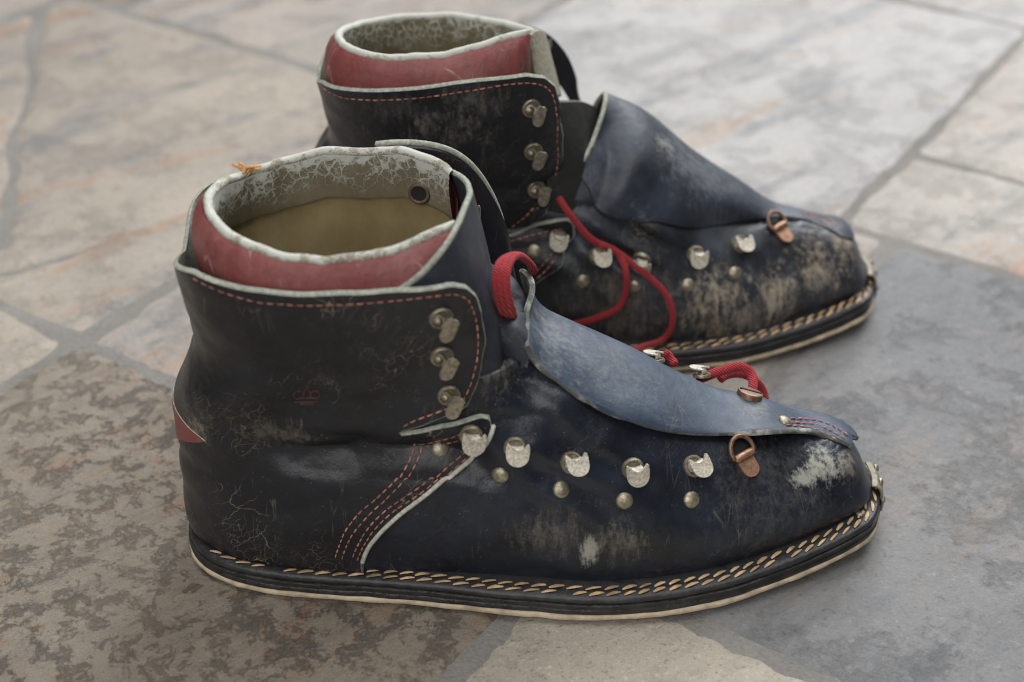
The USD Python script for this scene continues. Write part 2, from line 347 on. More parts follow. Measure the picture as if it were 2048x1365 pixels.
#==PART2==
M['sole'] = simple('sole_rubber', (.016, .0155, .0155), .5, var=.75, scale=120, bump=.7, bd=.0012)
M['outsole'] = simple('cream_crepe_rubber', (.42, .34, .24), .8, var=.3, scale=160, bump=.5, bd=.0006)
M['welt'] = simple('welt_leather', (.020, .020, .022), .5, var=.5, scale=140, bump=.5, bd=.0008)
M['thread'] = simple('tan_waxed_thread', (.40, .275, .155), .85, var=.6, scale=120, bump=.4)
M['red_thread'] = simple('red_thread', (.33, .135, .10), .85, var=.6, scale=200)
M['edge'] = raw_leather('raw_grey_leather_edge', (.25, .26, .22), (.42, .42, .36))
M['flap_edge'] = raw_leather('worn_flap_edge', (.10, .105, .095), (.46, .46, .42), 85)
M['suede'] = raw_leather('brown_suede_back', (.055, .042, .032), (.10, .08, .062))
M['pale_edge'] = raw_leather('pale_leather_edge', (.42, .42, .37), (.6, .6, .54))
M['grey_suede'] = raw_leather('grey_suede', (.12, .12, .115), (.24, .24, .22))
M['nickel'] = simple('tarnished_nickel', (.25, .22, .165), .48, .7, .4, 520, .2, .0003)
M['bright_nickel'] = simple('pitted_bright_nickel', (.42, .385, .32), .55, .4, .4, 900, .25, .0003)
M['dark_metal'] = simple('dark_brass', (.27, .24, .175), .42, .7, .4, 500, .4, .0003)
M['copper'] = simple('worn_copper', (.30, .165, .105), .45, .6, .3, 500, .4, .0003)
M['old_copper'] = simple('dull_copper', (.17, .10, .068), .5, .6, .4, 500, .4, .0003)
M['brass_plate'] = simple('dirty_brass_plate', (.19, .17, .13), .62, .25, .35, 240, .5, .0005)
M['dark_eyelet'] = simple('dark_copper_eyelet', (.10, .066, .046), .6, .4, .4)
M['hole'] = simple('dark_hole', (.004, .004, .004), .9)
M['orange_fibre'] = simple('orange_fibre', (.42, .22, .085), .9, var=.3)
M['emblem'] = simple('faded_red_print', (.05, .0145, .014), .6, var=.6, scale=700)
M['black_inside'] = simple('dark_inner_leather', (.02, .019, .018), .8)

def red_vinyl(name):
    g = G(); m = g.ramp(g.noise(30, 4), [(.3, 0.), (.75, 1.)])
    c = g.mix(m, (.125, .027, .026), (.20, .052, .049))
    c = g.mix(g.math('multiply', g.rng(g.noise(350, 6, .7), .62, .7), g.rng(g.noise(40, 3), .5, .6)), c, (.34, .15, .13))
    c = g.mix(g.math('multiply', g.ramp(g.noise(55, 6, .7), [(.45, 0.), (.7, 1.)]), .30), c, (.30, .17, .155))
    e = g('voronoi_texture', 'distance', feature='distance_to_edge', vector=g.scale((1, 1, .25)), scale=48)
    k = g.math('multiply', g.rng(e, 0., .02, 1., 0.), g.rng(g.noise(28, 3), .56, .66)); c = g.mix(g.math('multiply', k, .6), c, (.45, .34, .30))
    return g.done(name, base_color=c, roughness=g.math('multiply_add', g.noise(70, 4), .35, .42), specular_ior_level=.4, normal=g.bump(g.noise(500, 4, .6), .3, .0005, g.bump(g.noise(75, 5, .6, g.scale((1, 1, .4))), .5, .0035)))
M['red'] = red_vinyl('worn_red_vinyl')
def cracked(name, lo, hi, amount):
    """old pale paint, crazed; solid towards the rim (uv v = metres below the rim), a net of pale ridges lower down"""
    g = G(); uv = g('uvmap', 'UV', attribute='st'); d = g('separate_xyz', 'y', vector=uv)
    warp = g('vector_math', 'vector', math_type='multiply_add', vector1=g.noise(170, 4, .65, out='color'), vector2=(.0042, .0042, .0042), vector3=g.scale((1, 1, .75)))
    e = g('voronoi_texture', 'distance', feature='distance_to_edge', vector=warp, scale=250)
    e2 = g('voronoi_texture', 'distance', feature='distance_to_edge', vector=warp, scale=430)
    n = g.noise(130, 5, .65); wid = g.math('multiply', g.rng(g.noise(75, 4, .6), .38, .62), .09)
    net = g.math('maximum', g.rng(g.math('subtract', e, wid), .0, .05, 1., 0.), g.math('multiply', g.rng(g.math('subtract', e2, wid), -.02, .04, 1., 0.), .5))
    net = g.math('multiply', net, g.rng(g.math('add', d, g.math('multiply', n, .03)), .022, .037, .85, 0.))
    sol = g.rng(g.math('add', g.noise(110, 5, .65), g.math('multiply_add', d, -38., amount)), .48, .57, 0., 1.)
    k = g.math('maximum', net, sol)
    base = g.mix(g.ramp(g.noise(60, 5), [(.3, 0.), (.7, 1.)]), lo, hi)
    c = g.mix(k, base, g.mix(n, (.30, .305, .27), (.46, .465, .42)))
    return g.done(name, base_color=c, roughness=.75, specular_ior_level=.3, normal=g.bump(k, .7, .0006, g.bump(g.noise(300, 4), .3, .0006)))
M['rim'] = cracked('crazed_pale_rim', (.17, .145, .10), (.28, .25, .19), .04)
M['band'] = cracked('crazed_beige_lining', (.115, .095, .058), (.17, .145, .095), .22)
M['rim_b'] = cracked('crazed_pale_rim_far', (.24, .22, .16), (.36, .34, .27), .12)
M['band_b'] = cracked('olive_lining', (.10, .085, .045), (.16, .14, .085), .06)
_g = G(); M['lining'] = _g.done('gold_lining', base_color=_g.mix(_g.ramp(_g.noise(24, 4), [(.3, 0.), (.7, 1.)]), (.13, .098, .045), (.23, .18, .095)), roughness=.27, normal=_g.bump(_g.noise(60, 5, .6, _g.scale((1, 1, .35))), .35, .003))
def lace_mat():
    g = G(); n = g.noise(500, 3); c = g.mix(n, (.20, .010, .016), (.38, .030, .038))
    w = g('wave_texture', 'fac', wave_type='bands', bands_direction='diagonal', vector=g.pos(), scale=330, distortion=2.5)
    return g.done('red_lace', base_color=c, roughness=.85, specular_ior_level=.25, sheen_weight=.3, sheen_tint=(1, .3, .3), normal=g.bump(w, .9, .0010, g.bump(n, .5, .0006)))
M['lace'] = lace_mat()
DARK, WORN, BLUE, BLUEW = (.0062, .0075, .0112), (.0165, .0220, .0345), (.018, .028, .047), (.046, .065, .096)

# ---------------------------------------------------------------- slate floor
E1 = np.array([math.cos(math.radians(-34)), math.sin(math.radians(-34))]); E2 = np.array([-E1[1], E1[0]])
def slate(name, cols, mott=26, speck=.3, speckcol=(.05, .045, .04), contrast=1., lay=.35, seed=0., streak=.5, ang=-.7):
    """riven slate: cloudy ground colour, streaks along the cleavage, crisp-edged flakes of other layers, mineral flecks; relief from the same flakes"""
    g = G(); p = g('vector_math', 'vector', math_type='add', vector1=g.pos(), vector2=(seed, seed * 1.7, 0))
    N = lambda sc, d, r, v=p, ds=.1: g('noise_texture', 'fac', vector=v, scale=sc, detail=d, roughness=r, distortion=ds)
    q = g('mapping', 'vector', mapping_type='point', vector=g('mapping', 'vector', mapping_type='point', vector=p, rotation=(0, 0, ang)), scale=(.28, 1.3, 1))
    a = g.ramp(N(mott * .3, 6, .62), [(.5 - .2 / contrast, 0.), (.5 + .2 / contrast, 1.)])
    c = g.mix(a, cols[0], cols[1])
    st = N(mott * 1.1, 8, .7, q); c = g.mix(g.math('multiply', g.rng(st, .48, .66), streak), c, cols[2])
    st2 = N(mott * .75, 8, .72, g('vector_math', 'vector', math_type='add', vector1=q, vector2=(3.1, 1.7, 0))); c = g.mix(g.math('multiply', g.rng(st2, .53, .64), streak * 1.1), c, cols[3])
    gate = g.rng(N(mott * .16, 4, .6, g('vector_math', 'vector', math_type='add', vector1=p, vector2=(1.9, 4.2, 0))), .40, .58, .15, 1.) if contrast > 1.2 else 1.
    b = N(mott, 12, .80 if contrast > 1.2 else .74); c = g.mix(g.math('multiply', g.rng(b, .485 if contrast > 1.2 else .53, .575 if contrast > 1.2 else .70), g.math('multiply', gate, .72) if contrast > 1.2 else .55), c, cols[2])
    b2 = N(mott * 1.25, 10, .76, g('vector_math', 'vector', math_type='add', vector1=p, vector2=(7.3, 2.2, 0))); c = g.mix(g.math('multiply', g.rng(b2, .50 if contrast > 1.2 else .57, .60 if contrast > 1.2 else .68), g.math('multiply', gate, .7) if contrast > 1.2 else .6), c, cols[3])
    f = N(mott * 13, 7, .78)
    c = g.mix(g.math('multiply', g.rng(f, .565, .64), speck), c, speckcol)
    c = g.mix(g.math('multiply', g.rng(f, .36, .43, 1., 0.), speck * .8), c, tuple(min(1, k * 1.55) for k in cols[1]))
    c = g.mix(.5, c, g.mix(N(mott * 34, 4, .75), (.05,) * 3, (.95,) * 3), 'soft_light')
    h = g.math('multiply_add', N(mott * 3, 9, .75), .6, g.math('multiply_add', g.rng(b, .50, .60), -lay if contrast > 1.2 else -lay * .5, g.math('multiply', st, .9)))
    nb = g.bump(h, .8, .0045); nb = g.bump(f, .5, .0012, nb)
    return g.done(name, base_color=c, roughness=g.math('multiply_add', f, .3, .45), specular_ior_level=.35, normal=nb)
SL = {
 'beige': slate('slate_beige', [(.25, .22, .195), (.32, .285, .25), (.165, .162, .165), (.29, .205, .15)], 17, .35, contrast=1.1, seed=.3, streak=.8),
 'beige_b': slate('slate_beige_ochre', [(.245, .215, .185), (.32, .28, .23), (.16, .157, .158), (.28, .18, .125)], 19, .4, contrast=1.1, seed=1.3, streak=.8),
 'brown': slate('slate_brown_mottled', [(.215, .185, .148), (.275, .24, .195), (.118, .104, .090), (.245, .16, .105)], 66, .55, contrast=1.4, seed=2.1, streak=.4),
 'grey': slate('slate_blue_grey', [(.130, .130, .134), (.176, .173, .172), (.095, .097, .102), (.195, .172, .152)], 15, .4, contrast=1.1, seed=3.7, streak=.7),
 'cream': slate('slate_cream', [(.33, .295, .24), (.40, .36, .30), (.25, .225, .19), (.33, .25, .185)], 30, .65, (.05, .045, .04), contrast=1.1, lay=.2, seed=4.4, streak=.2),
 'pale': slate('slate_pale_grey', [(.28, .272, .265), (.345, .33, .315), (.175, .176, .184), (.31, .25, .205)], 17, .35, contrast=1.0, seed=5.2, streak=.85),
 'pale_b': slate('slate_pale_rose', [(.29, .265, .24), (.355, .325, .29), (.185, .18, .18), (.32, .22, .165)], 18, .35, contrast=1.1, seed=6.6, streak=.85)}
floor = thing('floor', (0, 0, 0), label='slate tile floor of beige, brown and grey flags with grey grout', category='floor', kind='structure')
_gg = G(); _gc = _gg.mix(_gg.ramp(_gg.noise(14, 5), [(.3, 0.), (.7, 1.)]), (.19, .178, .165), (.255, .24, .222))
M['grout'] = _gg.done('grey_grout', base_color=_gg.mix(.6, _gc, _gg.mix(_gg.noise(520, 5, .75), (.0,) * 3, (1.,) * 3), 'soft_light'), roughness=.95, specular_ior_level=.15, normal=_gg.bump(_gg.noise(300, 6, .75), .9, .003))
gp = np.stack(np.meshgrid(np.linspace(-1.8, 1.8, 60), np.linspace(-.6, 3., 60), indexing='ij'), -1).reshape(-1, 2)
gv = np.c_[gp, -.0032 + (fbm(np.c_[gp * 12, gp[:, 0] * 0], 2, 3) - .5) * .001]
obj('grout', (gv, grid_faces(60, 60)), M['grout'], floor)
def rect(a0, a1, b0, b1, gap=.0035):
    c = [(a0 + gap, b0 + gap), (a1 - gap, b0 + gap), (a1 - gap, b1 - gap), (a0 + gap, b1 - gap)]
    return Polygon([tuple(E1 * u + E2 * v) for u, v in c])
def cut(poly, p, q, w=.0075):
    p, q = np.array(p), np.array(q); d = (q - p) / np.linalg.norm(q - p)
    n = 9; t = np.linspace(-.03, 1.03, n)[:, None]; L = p + (q - p) * t + np.c_[-d[1], d[0]] * (np.random.default_rng(int(abs(p[0] * 1e4))).random((n, 1)) - .5) * .012
    return [g for g in getattr(poly.difference(shapely.LineString(L).buffer(w / 2)), 'geoms', [poly.difference(shapely.LineString(L).buffer(w / 2))])]
def tile(poly, mat, seed, step=.008):
    # ragged outline with knocked-off corners
    poly = poly.buffer(-.006).buffer(.006, quad_segs=2); L = poly.exterior.length; n = int(L / .004)
    b = np.array([poly.exterior.interpolate(k * L / n).coords[0] for k in range(n)])
    t = unit(np.roll(b, -1, 0) - np.roll(b, 1, 0)); s = 1 if poly.exterior.is_ccw else -1
    nr = np.c_[t[:, 1], -t[:, 0]] * s
    w = (fbm(np.c_[b * 24, b[:, 0] * 0 + seed], 3, seed) - .5) * .006 + (noise(np.c_[b * 140, b[:, 0] * 0], seed + 9) - .5) * .0032
    poly = Polygon(b + nr * w[:, None]).buffer(0)
    if poly.geom_type != 'Polygon': poly = max(poly.geoms, key=lambda q: q.area)
    P, T, loop = triangulate(poly.simplify(.0004), step)
    d = shapely.distance(poly.exterior, shapely.points(P)); e = np.clip(1 - d / .009, 0, 1)
    cleft = fbm(np.c_[P * 9, P[:, 0] * 0 + seed], 4, seed + 1); terr = np.floor(cleft * 7) + np.clip((cleft * 7) % 1 * 4 - 3, 0, 1)
    z = -.0004 - (1 - terr / 7) * .0022 - .0018 * e ** 2 + (noise(np.c_[P * 120, P[:, 0] * 0], seed) - .5) * .0004
    A = np.c_[P, z]; nl = len(loop); k = np.arange(nl); k2 = (k + 1) % nl
    cen = P.mean(0); bot = np.c_[P[loop], np.full(nl, -.012)]
    V = np.vstack([A, bot]); F = np.vstack([T, np.stack([loop[k], len(P) + k, len(P) + k2], 1), np.stack([loop[k], len(P) + k2, loop[k2]], 1)])
    obj('tile', (V, F), SL[mat], floor, smooth=40)
R0, R1, R2 = .036, .415, .82
tiles = []
tiles += [(rect(-.33, .005, -.37, R0), 'brown'), (rect(.005, .36, -.37, R0), 'cream'), (rect(-.70, -.33, -.37, R0), 'beige_b'), (rect(-1.1, -.70, -.37, R0), 'beige')]
tiles += [(rect(-.33, .02, R0, R1), 'beige'), (rect(.02, .42, R0, R1), 'grey'), (rect(.42, .8, R0, R1), 'pale')]
big = rect(-.76, -.33, R0, R1, .005)
for q in cut(big, (-.334, .335), (-.41, .72)):
    for r in (cut(q, (-.33, .282), (-.262, .332), .004) if q.centroid.x > -.36 else [q]): tiles.append((r, 'beige_b' if q.centroid.x > -.36 else 'brown'))
tiles += [(rect(-1.2, -.76, R0, R1), 'beige')]
tiles += [(rect(-.385, -.018, R1, R2), 'pale'), (rect(-.018, .36, R1, R1 + .125), 'pale_b'), (rect(-.018, .36, R1 + .125, R2), 'pale_b'), (rect(.36, .8, R1, R2), 'pale')]
tiles += [(rect(-.70, -.385, R1, R2), 'beige'), (rect(-1.1, -.70, R1, R2), 'brown'), (rect(-.9, -.55, R2, 1.2), 'beige'), (rect(-.55, -.2, R2, 1.2), 'pale'), (rect(-.2, .2, R2, 1.2), 'pale'), (rect(.2, .6, R2, 1.2), 'grey'), (rect(.6, 1.0, R2, 1.2), 'pale')]
tiles += [(rect(a, a + .4, 1.2, 1.6), m) for a, m in ((-1.0, 'beige'), (-.6, 'pale'), (-.2, 'pale_b'), (.2, 'pale'), (.6, 'beige'))]
tiles += [(rect(.36, .75, -.37, R0), 'grey'), (rect(-.5, -.1, -.75, -.37), 'beige'), (rect(-.1, .3, -.75, -.37), 'pale')]
for i, (q, m) in enumerate(tiles):
    c = np.array(q.centroid.coords[0]); near = abs(c[0]) < .55 and -.3 < c[1] < .75
    tile(q, m, 11 + i * 3, .0065 if near else .02)

# ---------------------------------------------------------------- pieces shared by both boots
def outline_ring(off, z, i, sel=None):
    p = OUT + ONRM * np.broadcast_to(off, len(OUT))[:, None]; q = np.c_[p, z + SPRING(p[:, 0])]
    return q + ORG[i]
def layer(prof, i, n=240, rag=0., seed=0):
    """a sole layer from (outset, height) pairs, bottom to top, closed by flat caps"""
    k = np.linspace(0, len(OUT), n, endpoint=False).astype(int); rings = []
    for j, (o, z) in enumerate(prof):
        r = outline_ring(o, z, i)[k]
        if rag: r = r + np.c_[ONRM[k], np.zeros(n)] * (fbm(r * 90, 3, seed) - .5)[:, None] * rag + [0, 0, 1] * ((fbm(r * 70, 3, seed + 2) - .5) * rag * (.7 if 0 < j else 0))[:, None]
        rings.append(r)
    R = np.array(rings); m = len(prof); V = R.reshape(-1, 3); F = grid_faces(m, n, wrap=True)
    c0, c1 = R[0].mean(0), R[-1].mean(0); kk = np.arange(n); k2 = (kk + 1) % n
    V = np.vstack([V, c0, c1]); F = np.vstack([F, np.stack([np.full(n, m * n), k2, kk], 1), np.stack([np.full(n, m * n + 1), (m - 1) * n + kk, (m - 1) * n + k2], 1)])
    return V, F
def thread(P, N, r, flat=.55):
    """one stitch: a short plump strand lying on the surface"""
    P = np.asarray(P); t = np.linspace(0, 1, len(P)); return tube(P + N * (r * .5 * np.sin(np.pi * t))[:, None], r * (.45 + .55 * np.sin(np.pi * np.clip(t, .05, .95))), 5, flat, True, N)
def seam(B, px, off, length=.0027, gap=.0012, r=.00044):
    p = np.array(px, float); q = resample(p, step=6); P, N = B.pix(q[:, 0], q[:, 1], off)
    s = np.r_[0, np.cumsum(np.linalg.norm(np.diff(P, axis=0), axis=1))]; ok = np.r_[True, np.diff(s) < .02]; out = []; a = 0.; rng = np.random.default_rng(len(px) * 7 + int(p[0, 0]))
    while a + length < s[-1]:
        t = np.linspace(a, a + length, 4); out.append(thread(np.stack([np.interp(t, s, c) for c in P.T], 1), np.stack([np.interp(t, s, c) for c in N.T], 1), r * rng.uniform(.8, 1.15))); a += length + gap * rng.uniform(.8, 1.3)
    return join(out)
def strip(path, half, t, bow=0.):
    """bent metal strip: path (m,2) of (up, out), half widths; bow pulls the middle back along the path's normal"""
    path = np.array(path, float); m = len(path); T = unit(np.gradient(path, axis=0)); Nn = np.c_[-T[:, 1], T[:, 0]]
    ss = np.linspace(-1, 1, 7); rows = []
    for sgn in (.5, -.5):
        rows.append(np.stack([ss[None] * np.array(half)[:, None], np.repeat((path[:, 0] + sgn * t * Nn[:, 0])[:, None], 7, 1) - np.array(bow)[:, None] * (1 - ss[None] ** 2), np.repeat((path[:, 1] + sgn * t * Nn[:, 1])[:, None], 7, 1)], -1))
    A, Bk = rows; V = np.vstack([A.reshape(-1, 3), Bk.reshape(-1, 3)]); f = grid_faces(m, 7); n0 = m * 7
    idx = np.arange(n0).reshape(m, 7); lp = np.r_[idx[0], idx[1:, -1], idx[-1, -2::-1], idx[-2:0:-1, 0]]; l2 = np.roll(lp, -1)
    F = np.vstack([f, f[:, ::-1] + n0, np.stack([lp, lp + n0, l2 + n0], 1), np.stack([lp, l2 + n0, l2], 1)])
    if trimesh.Trimesh(V, F, process=False).volume < 0: F = F[:, ::-1]
    return V, F
_NP = resample([(-.0015, .0008), (.0008, .0010), (.0022, .0018), (.0024, .0032), (.0016, .0044), (-.0004, .0048)], 13)
_NW = np.interp(np.linspace(0, 1, 13), [0, .3, .55, .8, 1], [.0038, .0032, .0028, .0030, .0034])
_a = np.linspace(np.pi * 1.02, np.pi * 1.98, 17); _n = np.linspace(1, 0, 9)
_SH = Polygon(np.r_[np.c_[.0050 * np.cos(_a), -.0008 + .0046 * np.sin(_a)], [(.0052, .0022), (.0049, .0042), (.0042, .0046)], np.c_[-.0040 + .0080 * _n[1:-1], .0016 + .0026 * (2 * _n[1:-1] - 1) ** 2], [(-.0042, .0046), (-.0049, .0042), (-.0052, .0022)]])
_SHM = trimesh.creation.extrude_polygon(_SH, .0009, engine='earcut')
_a2 = np.linspace(np.pi * 1.05, np.pi * 1.95, 13)
_SH2 = trimesh.creation.extrude_polygon(Polygon(np.r_[np.c_[.0031 * np.cos(_a2), -.0032 + .0030 * np.sin(_a2)], [(.0031, -.001), (.0026, .0012), (.0030, .0036), (.0016, .0044), (-.0018, .0040), (-.0026, .0016), (-.0031, -.001)]]), .0009, engine='earcut')
def lace_hook(P, N, parent, ang=0., s=1., mat='bright_nickel', plate='nickel', shift=(.0012, -.0012), slim=False, label=None):
    R = frame(N, ang=ang)
    pl = lathe([(.0001, .0005), (.0034, .0005), (.0039, .0012), (.0046, .0013), (.0051, .0007), (.0051, -.0006)], 26)
    rv = lathe([(.0001, .0024), (.0010, .0022), (.0018, .0014), (.0020, .0008)], 12)
    h = obj('lace_hook', (place(pl[0] * s, P, R), pl[1]), M[plate], parent, smooth=40)
    obj('rivet', (place((rv[0] + [-.0008, -.0012, .0]) * s, P, R), rv[1]), M[plate], h)
    st = strip(_NP, _NW, .0008, np.full(13, .0006)); sm = _SH2 if slim else _SHM; v = np.asarray(sm.vertices).copy()
    v[:, 2] += .0046 - 10 * v[:, 0] ** 2 * 1.2 - .10 * v[:, 1]
    sv, sf = join([st, (v, sm.faces)]); sv = sv + np.array([shift[0], shift[1], 0]) * (sv[:, 2:3] / .0048).clip(0, 1)
    obj('hook_tongue', (place(sv * s, P, R), sf), M[mat], h, smooth=32)
    if label: h.SetCustomDataByKey('label', label)
def stud(P, N, parent, r=.0039, mat='dark_metal'):
    d = lathe([(.00005, .0016), (r * .45, .0014), (r * .8, .0009), (r, .0002), (r, -.0006)], 20)
    obj('stud', (place(d[0], P, frame(N)), d[1]), M[mat], parent, smooth=60)
def d_ring(P, N, parent, ang=0., s=1., mats=('copper', 'old_copper')):
    R = frame(N, ang=ang)
    th = np.linspace(0, np.pi, 15); q = Polygon(np.r_[[(-.0045, .0035)], np.c_[-np.cos(th) * .0045, -.0022 - np.sin(th) * .0045], [(.0045, .0035)]])
    pl = trimesh.creation.extrude_polygon(q.buffer(-.0004).buffer(.0004), .0013, engine='earcut')
    h = obj('lace_ring', (place(np.asarray(pl.vertices) * s, P, R), np.asarray(pl.faces)), M[mats[0]], parent, smooth=30)
    hg = tube(np.array([(-.0050, .0037, .0018), (-.002, .0039, .0020), (.002, .0039, .0020), (.0050, .0037, .0018)]) * s, .0019 * s, 10)
    obj('hinge', (place(hg[0], P, R), hg[1]), M[mats[0]], h)
    a = np.linspace(-.35, np.pi + .35, 26); rr = tube(np.c_[np.cos(a) * .0062, .0062 + np.sin(a) * .0066, .0026 + .0012 * np.sin(a)] * s, .0011 * s, 8)
    obj('ring', (place(rr[0], P, R), rr[1]), M[mats[1]], h)
    bk = lathe([(.0001, .0003), (.0052, .0003), (.0053, -.0002)], 18); obj('eyelet', (place(bk[0] * s + np.array([0, .006, 0]) * s, P, R), bk[1]), M['hole'], h)  # dark disc inside the ring, put in as its shadow

def collar(boot, i, rimpts, depth_seam, mats, drop=.105):
    C = spline(rimpts, 150); C = C + np.c_[np.zeros((150, 2)), (fbm(C * 60, 3, 7 + i) - .5) * .0035]
    T = np.gradient(C, axis=0); T[:, 2] = 0; T = unit(T); Nn = np.c_[-T[:, 1], T[:, 0], 0 * T[:, 0]]
    C = C + Nn * ((fbm(C * 130, 3, 17 + i) - .5) * .0018)[:, None]
    cen = C.mean(0); Nn = Nn * np.sign(np.sum((C - cen) * Nn, 1).mean())
    s = np.linspace(0, 1, 150); endf = np.sqrt(np.clip(np.minimum(s, 1 - s) / .035, 0.02, 1))
    def sweep(prof, fade=True, close=0., uvz=True):
        prof = np.array(prof, float); rows = []
        for (n, z) in prof:
            w = n * (endf if fade and n > 0 else 1.)
            base = C + Nn * np.broadcast_to(w, 150)[:, None] + [0, 0, z]
            if z < -.03 and close: base = base * (1 - close * (-z / .1)) + (cen * [1, 1, 0] + base * [0, 0, 1]) * (close * (-z / .1))
            rows.append(base)
        R = np.array(rows); V = R.reshape(-1, 3); F = grid_faces(len(prof), 150)
        uv = np.c_[np.tile(s, len(prof)), np.repeat(-prof[:, 1], 150)]
        return V, F, uv
    def put(name, sw, mat, parent, back=False):
        V, F, uv = sw; base = ORGX[i]; nn = vnormals(V, F)
        mid = np.sum(nn * np.tile(Nn, (len(V) // 150, 1)), 1).mean()
        if (mid < 0) != back: F = F[:, ::-1]
        par = str(parent.GetPath()); m = usdkit.mesh(stage, par + '/' + numbered(par, name), (V - base, F), mat, smooth=True, uv=uv); return m.GetPrim()
    red = put('padded_collar', sweep([(2.2e-3, -.0012), (.0046, -.0028), (.0068, -.0070), (.0081, -.0125), (.0086, -.018), (.0078, -.025), (.0050, -.033), (.001, -.042), (-.003, -.052)]), M['red'], boot)
    th = np.linspace(-.35, np.pi + .5, 15); put('rolled_rim', sweep([(.0022 * math.cos(a) - .0002, .0022 * math.sin(a) - .001) for a in th]), mats[0], red)
    band = put('lining_band', sweep([(-.0022, -.001), (-.0026, -.004), (-.0026, -.009), (-.0018, -.016), (-.0010, -.022), (-.0004, depth_seam)]), mats[1], boot, True)
    pp = C + Nn * .0 + [0, 0, depth_seam - .0005]; tb = tube(pp, .0010, 8); obj('lining_seam', tb, mats[1], boot) if False else None
    put('lining', sweep([(-.0012, depth_seam + .001), (.0002, depth_seam - .0012), (-.0005, -.034), (-.004, -.05), (-.0085, -.07), (-.011, -.09), (-.016, -drop), (-.05, -drop - .008)], close=.12), M['lining'], boot, True)
    return C, Nn

def ruled(top, bot, m=34, n=14, bulge=0., bdir=(0, -1, 0)):
    a, b = spline(top, m), spline(bot, m); t = np.linspace(0, 1, n)[None, :, None]
    return a[:, None] * (1 - t) + b[:, None] * t + np.array(bdir) * bulge * np.sin(np.pi * t)
def flap_grid(i, near, crest, e=.75, bump_=0., farz=.014):
    """arched instep flap: near edge and crest as 3-D curves, far edge mirrored across the crest"""
    m, n = 60, 41; a, c = spline(near, m), spline(crest, m); th = np.linspace(-1, 1, n) * np.pi / 2
    P = np.zeros((m, n, 3))
    for j, u in enumerate(th):
        s, co = math.sin(u), max(math.cos(u), 0) ** e
        far = np.c_[a[:, 0], c[:, 1] + .55 * (c[:, 1] - a[:, 1]), a[:, 2] - farz]
        ed = a if u < 0 else far
        P[:, j] = c * co + ed * (1 - co); P[:, j, 1] = c[:, 1] + (ed[:, 1] - c[:, 1]) * abs(s)
    P[..., 2] += (fbm(P * 35, 3, 31 + i) - .5) * .003 + (noise(P * 160, 3) - .5) * .0005
    if bump_: P[..., 2] += bump_ * np.sin((P[..., 0] * .55 + P[..., 2] * .9) * 2 * np.pi / .028 + 3 * noise(P * 30, 4)) * np.clip((np.linspace(0, 1, m) * 4)[:, None], 0, 1) * np.exp(-((np.linspace(0, 1, m) - .5) / .22) ** 2)[:, None]
    return P
def flap(boot, P, mat, t=.0026, edge='edge'):
    (ov, of), back = shell_grid(P, t)
    if vnormals(ov, of)[:, 2].mean() < 0: (ov, of), back = shell_grid(P, t, flip=True)
    f = obj('instep_flap', (ov, of), mat, boot); obj('raw_edge', back, M[edge], f, smooth=50)
    return f
def settle(i, P, off, pull=None, smooth=1.2):
    """keep a sheet at least off above the boot; where pull -> 1 lay it right down on it"""
    B = BODY[i]; P = P.copy()
    for k in range(8):
        f, gr = B.dist(P); d = np.maximum(off - f, 0)
        if pull is not None: d = d * (1 - pull) + (off * .5 - f) * pull
        P = P + gr * d[..., None] * .8
        if smooth and k == 4: P = np.stack([gaussian_filter1d(gaussian_filter1d(P[..., c], smooth, axis=0, mode='nearest'), smooth, axis=1, mode='nearest') for c in range(3)], -1)
    return P
def proj(p):
    q = np.asarray(p) - CAM; z = q @ FW; return np.stack([1024 + FPX * q[..., 0] / z, 682.5 - FPX * (q @ UP) / z], -1)
def on_grid(P, px, off=.0004):
    """points of a sheet nearest to the given photo pixels (among the faces turned to the camera), with normals"""
    from scipy.interpolate import griddata
    m, n = P.shape[:2]; F = grid_faces(m, n); v = P.reshape(-1, 3); N = vnormals(v, F)
    if N[:, 2].mean() < 0: N = -N
    ok = np.sum(N * (CAM - v), 1) > 0; q = proj(v)[ok]
    Pt = griddata(q, v[ok], np.array(px, float)); Nt = unit(griddata(q, N[ok], np.array(px, float)))
    return Pt + Nt * off, Nt
ORGX = [np.array([-.0, .045, 0.]), np.array([.037, .24, 0.])]

